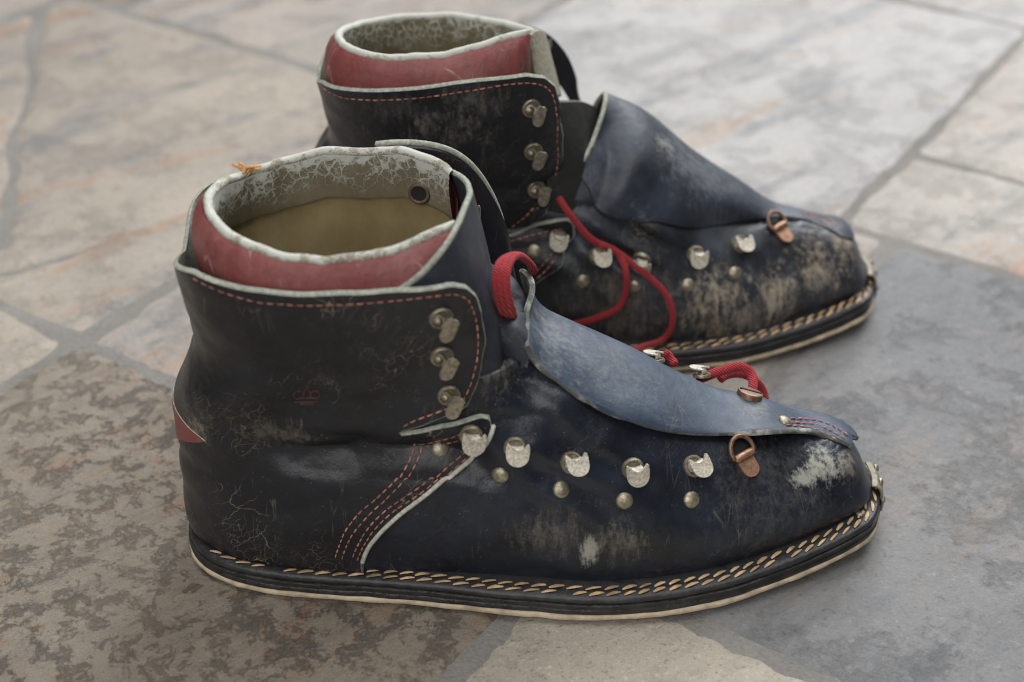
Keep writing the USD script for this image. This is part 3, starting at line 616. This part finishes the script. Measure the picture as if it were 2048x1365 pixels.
def sole(boot, i):
    obj('outsole', layer([(-.004, .0000), (.0004, .0003), (.0013, .0012), (.0012, .0030), (.0002, .0036), (-.004, .0037)], i, 420, .0018, 4 + i), M['outsole'], boot, smooth=50)
    obj('midsole', layer([(-.004, .0034), (.0000, .0034), (.0006, .0038), (.0008, .0056), (.0001, .0062), (.0001, .0066), (.0008, .0072), (.0007, .0090), (-.001, .0097), (-.004, .0098)], i, 420, .0014, 14 + i), M['sole'], boot, smooth=50)
    w = obj('welt', layer([(-.006, .0094), (-.0006, .0097), (.0002, .0106), (.0001, .0122), (-.0010, .0133), (-.0045, .0137), (-.0058, .0131), (-.0072, .0137), (-.014, .0138)], i, 420, .0009, 24 + i), M['welt'], boot, smooth=50)
    rng = np.random.default_rng(5 + i); cut_ = []
    for row, off in enumerate((-.0028, -.0064)):
        L = outline_ring(off, .0140, i); L = np.vstack([L, L[:1]]); s = np.r_[0, np.cumsum(np.linalg.norm(np.diff(L, axis=0), axis=1))]
        nrm = np.r_[ONRM, ONRM[:1]]; a = .002 + row * .0035
        while a + .006 < s[-1]:
            ln = .0063 * rng.uniform(.85, 1.12); tt = np.linspace(a, a + ln, 5); P = np.stack([np.interp(tt, s, c) for c in L.T], 1); O = np.stack([np.interp(tt, s, c) for c in nrm.T], 1)
            heel = P[2, 0] - ORG[i][0] < -.140
            if not heel and not (row and P[2, 0] - ORG[i][0] < -.095 and P[2, 1] - ORG[i][1] < 0) and rng.random() > .02:
                P = P + np.c_[O * np.linspace(.0009, -.0009, 5)[:, None], np.zeros(5)] + [0, 0, rng.uniform(-.0004, -.0001)]
                obj('stitch', thread(P, np.tile([0, 0, 1.], (5, 1)), .00100 * rng.uniform(.75, 1.15), .36), M['thread'], w)
            a += ln + .0013 * rng.uniform(.8, 1.3)
    # toe: brass binding plates wrapped round the front of the sole, with screws
    k = np.where((OUT[:, 0] > .174) & (OUT[:, 1] > .003) & (OUT[:, 1] < .024))[0]; k = k[np.argsort(OUT[k, 1])]
    def wrap(k, prof):
        R = np.array([outline_ring(o, z, i)[k] for o, z in prof]); return R.transpose(1, 0, 2)
    for nm, ks, prof in (('toe_plate', k, [(-.0045, .0196), (-.0022, .0196), (-.0002, .0178), (.0010, .0150), (.0014, .0118)]), ('toe_plate', k, [(.0014, .0112), (.0022, .0102), (.0022, .0070), (.0020, .0042), (.0008, .0036)])):
        g = wrap(ks, prof); (v, f), bk = shell_grid(g, .0012); 
        if np.sum((vnormals(v, f) * [1, 0, 0]).sum(1)) < 0: (v, f), bk = shell_grid(g, .0012, flip=True)
        p = obj(nm, join([(v, f), bk]), M['brass_plate'], boot, smooth=40)
        for q in (.25, .75):
            c = g[int(len(g) * q), 2]; sc = lathe([(.0001, .0012), (.0014, .0010), (.0021, .0003), (.0021, -.0005)], 14)
            obj('screw', (place(sc[0], c, frame((1, -.15, .2))), sc[1]), M['nickel'], p)
    # slotted screw on the welt beside the plate
    c = outline_ring(-.0065, .0140, i)[np.argmin(np.abs(OUT[:, 0] - .1715) + (OUT[:, 1] > 0) * 9)]
    sc = lathe([(.0001, .0008), (.0016, .0007), (.0024, .0001), (.0024, -.0006)], 16); s0 = obj('screw', (place(sc[0], c, frame((0, 0, 1.), up=(1, 0, 0))), sc[1]), M['nickel'], boot)

def body(boot, i, mat):
    B = BODY[i]; o = ORG[i]
    def f(p):
        v = B.f(p); q = p - o
        cav = np.maximum(B.shaft(q, .0055), .035 - q[..., 2])
        return np.maximum(np.maximum(v, -cav), q[..., 2] - .118)
    V, F = surface_nets(f, o + [-.17, -.07, .008], o + [.186, .07, .126], .0019)
    if np.sum(vnormals(V, F) * B.grad(V)) < 0: F = F[:, ::-1]
    for _ in range(2):
        near = np.abs(B.f(V)) < .0012; V = V - np.where(near[:, None], B.grad(V) * (B.f(V) * .7)[:, None], 0)
    return obj('vamp', (V, F), mat, boot, smooth=60)
KU = .055
def quarter(boot, i, near_px, low_px, low_pz, top_pz, far_top, mat, far_front, thick=.0022):
    """heel and shaft panel: round the heel from the near front edge to the far one; parts above as (phi, z) control points"""
    B = BODY[i]
    def conv(px):
        P, N = B.pix(*np.array(px, float).T); return np.stack(B.phi(P), 1)
    a = conv(near_px); b = np.vstack([conv(low_px)] + ([np.array(low_pz)] if len(low_pz) else []))
    zb = .0128; far = np.array(far_front)                                           # far front edge, top to bottom
    bottom = np.array([[p, zb] for p in np.linspace(far[-1, 0], b[-1, 0], 40)])
    ring = np.vstack([far_top, top_pz, a, b, bottom[::-1], far[::-1]])
    poly = Polygon(ring * [KU, 1]).buffer(.0008).buffer(-.0008).buffer(-.0002)
    if poly.geom_type != 'Polygon': poly = max(poly.geoms, key=lambda q: q.area)
    face, edge = panel(poly, lambda u, v, off: B.axis(u / KU, v, off), thick, .0022, .0011, 5 + i)
    q = obj('quarter_panel', face, mat, boot); obj('raw_edge', edge, M['edge'], q, smooth=60)
    return q
#==PART3==
def where(i, px, py, off=0.): return BODY[i].pix(px, py, off)[0]
# ================================================================ front boot
B0, B1 = BODY
boot = thing('ski_boot', ORGX[0], label='nearer old black leather ski boot, red padded collar, smooth blue instep flap folded forward', category='boot', group=None)
sc0 = [(where(0, 1648, 930), .0095, (1, 1, 1), 1., 'pale'), (where(0, 1608, 955), .006, (.6, 1, 1.4), 1., 'pale'), (where(0, 1180, 1105), .0075, (1.7, 1, .8), 1., 'pale'), (where(0, 1110, 1070), .018, (1, 1, 1.6), .5, 'dust'),
       (where(0, 1235, 1085), .011, (1, 1, 1), .7, 'dust'), (where(0, 1550, 1010), .03, (1, 1, 1), .22, 'dust'), (where(0, 1700, 930), .007, (1, 1, 1), .8, 'dust'), (where(0, 560, 862), .016, (1, 1, 2.2), .5, 'dust'), (where(0, 400, 850), .006, (1, 1, 1), 1., 'dust'), (where(0, 1000, 690), .014, (1, 1, .6), .7, 'dust')]
M['vamp0'] = leather('black_leather_vamp', DARK, WORN, sc0, .38, .06, .2, mott=.9)
M['quarter0'] = leather('black_leather_quarter', (.0068, .0072, .0092), (.014, .0155, .021), sc0[7:9], .42, .10, .8, mott=.7, crackcol=(.26, .22, .16))
M['flap0'] = leather('blue_worn_flap', BLUE, BLUEW, [(where(0, 1500, 835), .009, (1, 1, 1), .7, 'dust'), (at_y(1100, 670, .045), .022, (1, 1, 1), .5, 'dust'), (at_y(1230, 720, .045), .02, (1, 1, 1), .3, 'dust')], .56, .30, .1, dustcol=(.22, .22, .21), mott=1.)
M['tongue0'] = leather('blue_black_tongue', (.016, .019, .027), (.042, .050, .066), (), .6, .35, .3, dustcol=(.16, .16, .155))
sole(boot, 0); body(boot, 0, M['vamp0'])
near = [(390, 541), (420, 556), (455, 567), (500, 577), (570, 585), (640, 586), (720, 584), (800, 578), (900, 567), (928, 572), (947, 590), (958, 625), (966, 690), (955, 755), (934, 808), (880, 833), (840, 848), (800, 858)]
low = [(800, 865), (840, 860), (880, 851), (930, 840), (980, 829), (981, 850), (970, 880), (948, 908), (880, 962), (800, 1022), (760, 1058), (735, 1088), (722, 1118)]
top = [(np.radians(a), z) for a, z in ((-28, .170), (-16, .166), (-6, .162), (2, .1595))]
ftop = [(np.radians(a), z) for a, z in ((-112, .172), (-90, .176), (-65, .176), (-45, .173))]
ffront = [(np.radians(a), z) for a, z in ((-114, .168), (-116, .15), (-118, .12), (-130, .105), (-132, .09), (-122, .07), (-105, .045), (-96, .03), (-92, .0128))]
q0 = quarter(boot, 0, near, low, [], top, ftop, M['quarter0'], ffront)
ed = resample(np.array(low[5:], float), 60); obj('piping', tube(B0.pix(ed[:, 0], ed[:, 1], .0020)[0] + [.0008, 0, 0], .0011, 8), M['pale_edge'], q0)
for nm, px, off in (('strap_seam', [(830, 880), (822, 915), (803, 947), (760, 987), (715, 1027), (687, 1066), (672, 1112)], .0024), ('strap_seam', [(846, 880), (838, 914), (817, 950), (774, 993), (729, 1036), (698, 1076), (685, 1115)], .0024),
                    ('strap_seam', [(938, 897), (900, 929), (840, 970), (780, 1010), (736, 1052), (714, 1088), (703, 1115)], .0024), ('strap_seam', [(955, 893), (913, 932), (850, 976), (790, 1016), (747, 1056), (724, 1092), (713, 1117)], .0024),
                    ('slit_seam', [(838, 879), (900, 867), (940, 856)], .0024), ('slit_seam', [(850, 884), (905, 875), (950, 864)], .0024),
                    ('cuff_seam', [(395, 552), (450, 578), (540, 600), (640, 604), (760, 598), (850, 588), (905, 583), (930, 594), (944, 630), (952, 690), (942, 752), (922, 797), (878, 820), (830, 838), (796, 856)], .0024)):
    s = obj(nm, seam(B0, px, off), M['red_thread'], q0, kind='stuff')
# faint crown-shaped mark pressed in the side
def emblem(i, cx, cy, par, s=1.):
    segs = [[(-24, 12), (24, 12)], [(-22, 5), (0, 3), (22, 5)], [(-24, 3), (-27, -6), (-16, -12), (-6, -4), (-8, 3)], [(24, 3), (27, -6), (16, -12), (6, -4), (8, 3)], [(-8, 2), (-7, -10), (0, -18), (7, -10), (8, 2)], [(-14, 16), (14, 16)], [(0, -18), (0, -24)], [(-4, -21), (4, -21)]]
    out = []
    for g in segs:
        p = resample(np.array(g, float) * s + [cx, cy], 9); P, N = BODY[i].pix(p[:, 0], p[:, 1], .0023); out.append(tube(P, .00038, 5, .5, True, N))
    obj('crown_mark', join(out), M['emblem'], par)
emblem(0, 616, 787, q0)
# red heel patch with a pale piped border
def heel_patch(boot, i):
    B = BODY[i]; poly = Polygon([(-.03, .065), (-.01, .0625), (.003, .0635), (.020, .077), (.011, .083), (.003, .088), (-.01, .090), (-.03, .089)]).buffer(.002).buffer(-.002)
    f, e = panel(poly, lambda u, v, off: B.axis(u / KU, v, off + .0014), .0010, .0022, .0005, 3)
    h = obj('heel_patch', f, M['red'], boot, label='red leather patch at the back of the heel'); obj('piping', e, M['pale_edge'], h, smooth=60)
heel_patch(boot, 0)
rim0 = pts([(910, 446, .024), (862, 467, .017), (800, 494, .012), (720, 512, .010), (650, 518, .010), (570, 512, .011), (500, 490, .016), (452, 460, .024), (422, 424, .036), (417, 395, .048), (435, 370, .060), (482, 347, .074), (550, 322, .084), (640, 305, .089), (720, 299, .090), (800, 303, .088), (862, 318, .084), (906, 345, .077)])
C0, N0 = collar(boot, 0, rim0, -.0245, (M['rim'], M['band']))
# eyelet in the lining, frayed orange label
def eyelet(i, px, py, y, n, par):
    P = at_y(px, py, y); R = frame(n); a = np.linspace(0, 2 * np.pi, 25); t = tube(np.c_[np.cos(a) * .0042, np.sin(a) * .0042, 0 * a], .0009, 8, cap=False)
    e = obj('eyelet', (place(t[0], P, R), t[1]), M['dark_eyelet'], par); d = lathe([(.0001, .0002), (.0036, .0002)], 18); obj('eyelet_hole', (place(d[0], P, R), d[1]), M['hole'], e)
eyelet(0, 838, 388, .0838, (-.2, -1, .12), boot)
fr = []
for a, b, y in (((484, 352), (505, 333), .0735), ((490, 350), (522, 332), .074), ((486, 350), (466, 330), .0735), ((488, 346), (478, 328), .073), ((496, 350), (516, 340), .0745)):
    c = at_y(*a, y); d = at_y(*b, y + .002); fr.append(tube(resample([c, (c + d) / 2 + [0, .001, .0012], d], 8), .0009, 5, .4))
obj('frayed_label', join(fr), M['orange_fibre'], boot, label='frayed orange scrap of label on the collar rim')
# inner tongue wrapped round the front of the shaft
ttop = pts([(760, 600, .000), (805, 575, .0005), (850, 535, .003), (888, 492, .008), (918, 448, .018), (936, 405, .034), (942, 374, .053), (932, 353, .068), (907, 337, .081)])
tbot = np.array([where(0, x, y) for x, y in ((800, 760), (850, 775), (905, 785), (950, 790), (985, 778))] + [where(0, 1002, 757) + [0, .004, 0], at_y(1010, 732, .046), at_y(1008, 690, .068), at_y(990, 620, .092)])
tg = ruled(ttop, tbot, 50, 30, .003, (.8, -.6, 0)); tg = tg + (fbm(tg * 40, 3, 8)[..., None] - .5) * np.array([.5, -.8, .3]) * .006
tl = (np.where(tg[..., 2] < .13, 1, 0) * (np.arange(50) > 27)[:, None])[..., None]
for _ in range(6): tg[:28] = tg[:28] - B0.grad(tg[:28]) * np.maximum(B0.dist(tg[:28])[0] + .0015, 0)[..., None] * np.linspace(1, .0, 28)[:, None, None] ** .5 * (np.linspace(0, 1, 30) > .25)[None, :, None]
tg = tg = tg * (1 - tl) + settle(0, tg, .0030, np.clip((np.arange(30) - 20) / 8., 0, 1)[None, :], 0) * tl
tg = np.stack([gaussian_filter1d(tg[..., c], 1.3, axis=1, mode='nearest') for c in range(3)], -1)
(tv, tf), tb = shell_grid(tg, .0026)
if np.sum(vnormals(tv, tf) * [1, -1, .2]) < 0: (tv, tf), tb = shell_grid(tg, .0026, flip=True)
t0 = obj('inner_tongue', (tv, tf), M['tongue0'], boot); obj('back_face', tb, M['tongue0'], t0, smooth=50); obj('raw_edge', tube(tg[:, 0] - unit(vnormals(tv, tf).reshape(tg.shape)[:, 0]) * .0012, .0014, 8), M['edge'], t0)
# far cuff flap, standing open behind the tongue
ctop = pts([(752, 294, .0955), (830, 291, .0975), (900, 306, .100), (948, 342, .103), (984, 398, .104), (1003, 450, .104), (1012, 510, .102), (1008, 590, .098)])
cbot = ORG[0] + np.array([(-.05, .0545, .165), (-.04, .0545, .155), (-.028, .0535, .145), (-.018, .053, .134), (-.01, .052, .124), (-.003, .050, .115), (.001, .047, .107), (.003, .045, .098)])
cg = ruled(ctop, cbot, 40, 14); (cv, cf), cb = shell_grid(cg, -.0028)
if np.sum(vnormals(cv, cf) * [0, -1, 0]) < 0: (cv, cf), cb = shell_grid(cg, -.0028, flip=True)
cfl = obj('cuff_flap', cb, M['quarter0'], boot, smooth=50, label='far cuff flap standing open, brown inside'); obj('suede_inside', (cv, cf), M['suede'], cfl)
rimt = cg[:, 0] + [0, .0014, .0004]; obj('raw_edge', tube(rimt, .0016, 8), M['edge'], cfl)
# instep flap
fnear = pts([(1040, 690, .030), (1065, 724, .026), (1130, 777, .022), (1200, 823, .020), (1270, 850, .020), (1340, 866, .024), (1410, 868, .029), (1480, 863, .034), (1560, 857, .039), (1620, 866, .045), (1668, 880, .051), (1697, 898, .057)])
fcrest = pts([(1056, 555, .058), (1078, 622, .060), (1140, 652, .061), (1210, 685, .061), (1275, 713, .061), (1340, 747, .061), (1410, 778, .061), (1480, 798, .061), (1560, 815, .062), (1622, 842, .064), (1670, 874, .066), (1702, 892, .067)])
for k in range(4):
    a_ = proj(fnear[k:k + 1]); h_ = B0.pix(a_[:, 0], a_[:, 1], .0045)[0][0]
    if h_[1] < fnear[k, 1]: fnear[k] = h_
fnear[-3:] = B0.pix(np.array([1622., 1668, 1696]), np.array([867., 881, 896]), .0022)[0]; fcrest[-2:] = [B0.pix(*x, .0026)[0] for x in ((1672, 862), (1698, 880))]
FP0 = flap_grid(0, fnear, fcrest, 1.0); lip = pts([(1050, 650, .034), (1060, 615, .042), (1072, 580, .054), (1066, 548, .068), (1044, 528, .080)])
lip = spline(np.vstack([fnear[:1], lip]), 41); FP0 = FP0 + (lip - FP0[0])[None] * (np.clip(1 - np.arange(60) / 11., 0, 1) ** 2)[:, None, None]
FP0 = settle(0, FP0, .0024); fl0 = flap(boot, FP0, M['flap0'], edge='flap_edge')
st = []
for px in ([(1575, 846), (1620, 848), (1665, 864), (1700, 888)], [(1572, 852), (1615, 856), (1658, 873), (1694, 896)], [(1580, 838), (1626, 840), (1672, 856), (1706, 882)]):
    p = resample(np.array(px, float), 40); P, N = on_grid(FP0, p); ok = ~np.isnan(P).any(1); P, N = P[ok], N[ok]
    for a in range(0, len(P) - 4, 4): st.append(thread(P[a:a + 4], N[a:a + 4], .00042))
if st: obj('toe_seam', join(st), M['red_thread'], fl0, kind='stuff')
P, N = on_grid(FP0, [(1499, 792), (1570, 843)])
dk = lathe([(.0001, .0022), (.0045, .0022), (.0058, .0018), (.0062, .0010), (.0062, -.001)], 26); R = frame(N[0], ang=.5)
bt = obj('d_ring_button', (place(dk[0], P[0], R), dk[1]), M['old_copper'], boot, smooth=40)  # screw-like button standing in for the far-side D-ring that peeps over
sl = trimesh.creation.box((.0105, .0014, .0008)); obj('slot', (place(np.asarray(sl.vertices) + [0, 0, .0021], P[0], R), np.asarray(sl.faces)), M['hole'], bt, smooth=False)
stud(P[1], N[1], boot, .0036, 'nickel')
# hooks, studs and rings, near side
for x, y in ((885, 632), (888, 708), (903, 787)):
    P, N = B0.pix(x - 6, y - 2, .0022); lace_hook(P, N, boot, -.45, 1.0, 'nickel', 'dark_metal', (.0032, -.0012), True)
for k, (x, y) in enumerate(((944, 868), (1033, 898), (1146, 928), (1268, 939), (1390, 935))):
    P, N = B0.pix(x - 3, y - 2, .0024 if k == 0 else .0004); lace_hook(P, N, boot, -.12 + .04 * k, 1.0)
for k, (x, y) in enumerate(((880, 897), (1000, 951), (1123, 979), (1249, 1002), (1383, 1000))):
    P, N = B0.pix(x, y, .0023 if k == 0 else .0002); stud(P, N, boot)
P, N = B0.pix(1493, 928, .0003); d_ring(P, N, boot, .12)
# the same fittings on the far side, two of them peeping over the flap
def far_side(i, x, z, off): 
    p = ORG[i] + np.array([x, .12, z]); P = BODY[i].hit(p, np.array([0, -1., 0]), 0, .2, off); return P, BODY[i].grad(P)
for x, z, off in ((-.02, .150, .004), (-.02, .131, .004), (-.018, .112, .004), (-.006, .088, .002), (.016, .078, .0004), (.045, .074, .0004)):
    P, N = far_side(0, x, z, off); lace_hook(P, N, boot, 0., 1.)
for px, y in (((1312, 722), .086), ((1404, 752), .084)): lace_hook(at_y(*px, y), np.array([-.05, .45, 1.]), boot, .9, .85)
for x, z in ((-.01, .06), (.018, .055), (.046, .052), (.076, .05)):
    P, N = far_side(0, x, z, .0002); stud(P, N, boot)

# ================================================================ far boot
boot1 = thing('ski_boot', ORGX[1], label='farther dusty black leather ski boot with its wrinkled instep flap standing high', category='boot')
sc1 = [(where(1, 1430, 615), .022, (1, 1, 1), 1., 'dust'), (where(1, 1560, 590), .016, (1, 1, 1), 1., 'dust'), (where(1, 1500, 640), .03, (1, 1, 2), .9, 'dust'), (where(1, 1640, 530), .018, (1, 1, 1), .9, 'dust'), (where(1, 1690, 500), .012, (1, 1, 1), .9, 'dust'),
       (where(1, 1545, 610), .006, (2, 1, .8), .8, 'pale'), (where(1, 1680, 455), .006, (1, 1, 1), .8, 'pale'), (where(1, 1240, 620), .03, (1, 1, 1), .35, 'dust'), (where(1, 900, 255), .02, (1, 1, 1.8), .6, 'dust'), (where(1, 950, 200), .018, (1, 1, 2.), .45, 'dust'), (where(1, 800, 215), .016, (1, 1, 2.), .3, 'dust')]
M['vamp1'] = leather('dusty_black_vamp', (.009, .010, .0125), (.036, .043, .056), sc1[:8], .45, .35, .2, mott=1., dustcol=(.26, .215, .16))
M['quarter1'] = leather('scuffed_black_quarter', (.0085, .009, .011), (.017, .018, .023), sc1[8:], .42, .2, .3, mott=.8)
M['flap1'] = leather('blue_wrinkled_flap', (.0095, .0120, .0175), (.036, .046, .066), [(at_y(1340, 285, .235), .009, (1, 1, 1), .8, 'dust'), (at_y(1380, 330, .235), .02, (1, 1, 1), .35, 'dust')], .5, .4, .1, dustcol=(.19, .19, .185), mott=1.)
sole(boot1, 1); body(boot1, 1, M['vamp1'])
near = [(650, 164), (672, 174), (700, 178), (760, 180), (850, 174), (950, 160), (1050, 149), (1085, 154), (1105, 172), (1115, 205), (1121, 300), (1112, 375), (1092, 412), (1050, 446), (1012, 466)]
low = [(1012, 474), (1060, 455), (1110, 440), (1142, 438), (1150, 470), (1130, 510), (1096, 548), (1060, 575)]
lowz = [(np.radians(a), z) for a, z in ((112, .04), (100, .028), (94, .0128))]
top = [(np.radians(a), z) for a, z in ((-25, .159), (-8, .157), (5, .1545))]
q1 = quarter(boot1, 1, near, low, lowz, top, [(np.radians(a), z) for a, z in ((-112, .160), (-90, .162), (-60, .162), (-40, .161))], M['quarter1'], ffront)
for px in ([(642, 162), (700, 193), (760, 196), (850, 190), (950, 176), (1050, 163), (1080, 168), (1098, 186), (1106, 215), (1111, 300), (1102, 368), (1080, 405), (1040, 435), (1014, 455)], [(1020, 482), (1070, 470), (1130, 452)], [(1138, 470), (1118, 508), (1085, 545), (1050, 570)], [(1128, 466), (1108, 502), (1075, 538), (1044, 560)]):
    obj('seam', seam(B1, px, .0024), M['red_thread'], q1, kind='stuff')
heel_patch(boot1, 1)
rim1 = pts([(1060, 66, .2125), (1010, 76, .209), (950, 92, .206), (880, 108, .204), (820, 115, .2035), (760, 112, .205), (710, 100, .211), (682, 84, .222), (676, 72, .234), (690, 57, .252), (735, 42, .270), (800, 32, .281), (860, 29, .286), (930, 34, .286), (990, 43, .282), (1040, 54, .274), (1075, 68, .264)])
C1, N1 = collar(boot1, 1, rim1, -.03, (M['rim_b'], M['band_b']))
eyelet(1, 1030, 133, .204, (.1, -1, .1), boot1)
# beige tongue lining, then the dark maroon far cuff flap, the rolled inner tongue
tg = ruled(pts([(1064, 70, .222), (1080, 62, .232), (1092, 70, .246), (1090, 76, .262), (1076, 72, .272)]), pts([(1085, 190, .212), (1110, 190, .222), (1122, 190, .240), (1122, 190, .262), (1110, 190, .276)]), 24, 14)
a_, b_ = shell_grid(tg, .003); obj('tongue_lining', join([a_, b_]), M['rim_b'] if False else raw_leather('beige_tongue_lining', (.24, .22, .17), (.36, .34, .28)), boot1, smooth=50)
ctop = pts([(1000, 40, .289), (1050, 50, .292), (1092, 66, .294), (1120, 92, .295), (1138, 125, .295), (1145, 165, .294), (1144, 205, .292), (1140, 245, .287)])
cbot = ORG[1] + np.array([(-.045, .0545, .150), (-.032, .054, .142), (-.02, .053, .134), (-.01, .051, .126), (-.002, .049, .114), (.006, .047, .106), (.012, .044, .098)])
cg = ruled(ctop, cbot, 36, 14); (cv, cf), cb = shell_grid(cg, -.0028)
if np.sum(vnormals(cv, cf) * [0, -1, 0]) < 0: (cv, cf), cb = shell_grid(cg, -.0028, flip=True)
cfl = obj('cuff_flap', cb, M['quarter1'], boot1, smooth=50, label='far cuff flap standing open, dark maroon inside'); obj('leather_inside', (cv, cf), simple('maroon_inside', (.032, .012, .012), .6, var=.4, scale=120), cfl)
tr = ruled(pts([(1085, 200, .212), (1130, 205, .222), (1165, 205, .236), (1192, 216, .252), (1195, 225, .268)]), np.array([where(1, 1090, 420), where(1, 1125, 425) + [0, -.001, 0], where(1, 1165, 430) + [0, .004, 0], where(1, 1200, 410) + [0, .015, 0], where(1, 1215, 400) + [0, .03, 0]]), 26, 16, .004, (.5, -.8, 0))
(tv, tf), tb = shell_grid(tr, .004)
if np.sum(vnormals(tv, tf) * [1, -1, .2]) < 0: (tv, tf), tb = shell_grid(tr, .004, flip=True)
obj('inner_tongue', join([(tv, tf), tb]), leather('dark_inner_tongue', (.012, .012, .012), (.03, .028, .026), (), .6, .3, .1), boot1, smooth=50)
npx = [(1140, 352), (1163, 395), (1198, 432), (1258, 446), (1330, 452), (1410, 452), (1490, 446), (1555, 440), (1620, 446), (1660, 460), (1682, 476)]
fnear = B1.pix(*np.array(npx, float).T, .0006)[0]; fnear[0] = at_y(1140, 352, .2215); fnear[1] = at_y(1163, 395, .218)
fcrest = pts([(1210, 185, .252), (1240, 198, .253), (1275, 214, .254), (1325, 249, .254), (1378, 297, .254), (1430, 342, .254), (1490, 374, .255), (1552, 411, .256), (1615, 423, .257), (1660, 443, .259), (1694, 463, .261)])
FP1 = settle(1, flap_grid(1, fnear, fcrest, .85, .0026), .0010); fl1 = flap(boot1, FP1, M['flap1'], .0012, 'suede')
obj('back_edge', tube(gaussian_filter1d(FP1[0], 1.5, axis=0, mode='nearest')[:34] + [-.0004, 0, -.0006], .0014, 8), M['edge'], fl1)
st = []
for px in ([(1600, 424), (1640, 434), (1680, 454)], [(1604, 430), (1640, 441), (1674, 460)]):
    p = resample(np.array(px, float), 30); P, N = on_grid(FP1, p); ok = ~np.isnan(P).any(1); P, N = P[ok], N[ok]
    for a in range(0, len(P) - 4, 4): st.append(thread(P[a:a + 4], N[a:a + 4], .00042))
if st: obj('toe_seam', join(st), M['red_thread'], fl1, kind='stuff')
for x, y in ((1064, 214), (1070, 299), (1074, 376)):
    P, N = B1.pix(x - 5, y, .0022); lace_hook(P, N, boot1, -.4, 1.0, 'nickel', 'dark_metal', (.0034, -.0010), True)
for k, (x, y) in enumerate(((1120, 472), (1197, 513), (1287, 516), (1393, 509), (1481, 489))):
    P, N = B1.pix(x - 2, y, .0026 if k == 0 else .0006); lace_hook(P, N, boot1, -.1, 1.0)
for k, (x, y) in enumerate(((1068, 503), (1166, 563), (1268, 574), (1376, 571), (1470, 547))):
    P, N = B1.pix(x, y, .0024 if k == 0 else .0002); stud(P, N, boot1)
P, N = B1.pix(1564, 468, .0006); d_ring(P, N, boot1, .1)
for x, z, off in ((-.02, .150, .004), (-.02, .131, .004), (-.018, .112, .004), (.016, .078, .0004), (.045, .074, .0004), (.075, .064, .0004)):
    P, N = far_side(1, x, z, off); lace_hook(P, N, boot1, 0., 1.)

# ================================================================ laces
def lace(name, paths, loc, **kw):
    t = thing(name, loc, **kw)
    for P, r, fl in paths:
        P = spline(np.array(P), max(24, len(P) * 10)); P = gaussian_filter1d(P, 1.2, axis=0, mode='nearest')
        T = unit(np.gradient(P, axis=0)); n = unit(CAM - P); obj('lace_strand', tube(P, r, 12, fl, True, n), M['lace'], t)
    return t
def on1(px, off): return B1.pix(*np.array(px, float).T, off)[0]
pa = np.vstack([at_y(1150, 300, .244)[None], at_y(1122, 330, .226)[None], at_y(1112, 360, .216)[None], on1([(1120, 400), (1150, 440), (1190, 476), (1225, 508), (1248, 545), (1253, 580), (1235, 608), (1190, 628), (1130, 640)], .0042), at_y(1080, 648, .172)[None], at_y(1020, 655, .150)[None]])
pb = np.vstack([on1([(1196, 480), (1222, 508), (1260, 538)], .0050), on1([(1300, 566), (1332, 602), (1342, 640), (1325, 668)], .0045), at_y(1290, 692, .172)[None], at_y(1255, 712, .155)[None], at_y(1215, 738, .135)[None]])
lace('boot_lace', [(pa, .0019, .75), (pb, .0018, .75)], ground(np.array(1250.), np.array(650.)), label='red lace looping down over the side of the farther boot', category='lace')
loops = []
for k, dx in enumerate((2, 13, 24)):
    loops.append((pts([(1030 + dx * .6, 690 - k * 5, .066), (1010 + dx * .9, 655 - k * 5, .046), (998 + dx, 615, .028), (989 + dx, 572, .026), (991 + dx, 538, .030), (1008 + dx * .9, 516 - k * 1, .042), (1034 + dx * .5, 510 + k * 3, .056), (1054 + dx * .3, 521 + k * 4, .068), (1062 + dx * .2, 545, .082)]), .0015 + .0001 * k, .95))
loops.append((pts([(1330, 706, .092), (1340, 716, .092), (1350, 730, .088)]), .0021, .75))
loops.append((pts([(1395, 760, .088), (1425, 748, .088), (1455, 738, .092), (1485, 735, .094), (1502, 748, .092), (1506, 775, .084), (1500, 800, .080)]), .0024, .75))
loops.append((pts([(1440, 760, .092), (1465, 748, .098), (1495, 752, .100), (1520, 772, .100), (1530, 800, .096)]), .0021, .75))
lace('boot_lace', loops, ground(np.array(1020.), np.array(700.)), label='red lace bundled round the back end of the nearer boot\'s flap', category='lace')
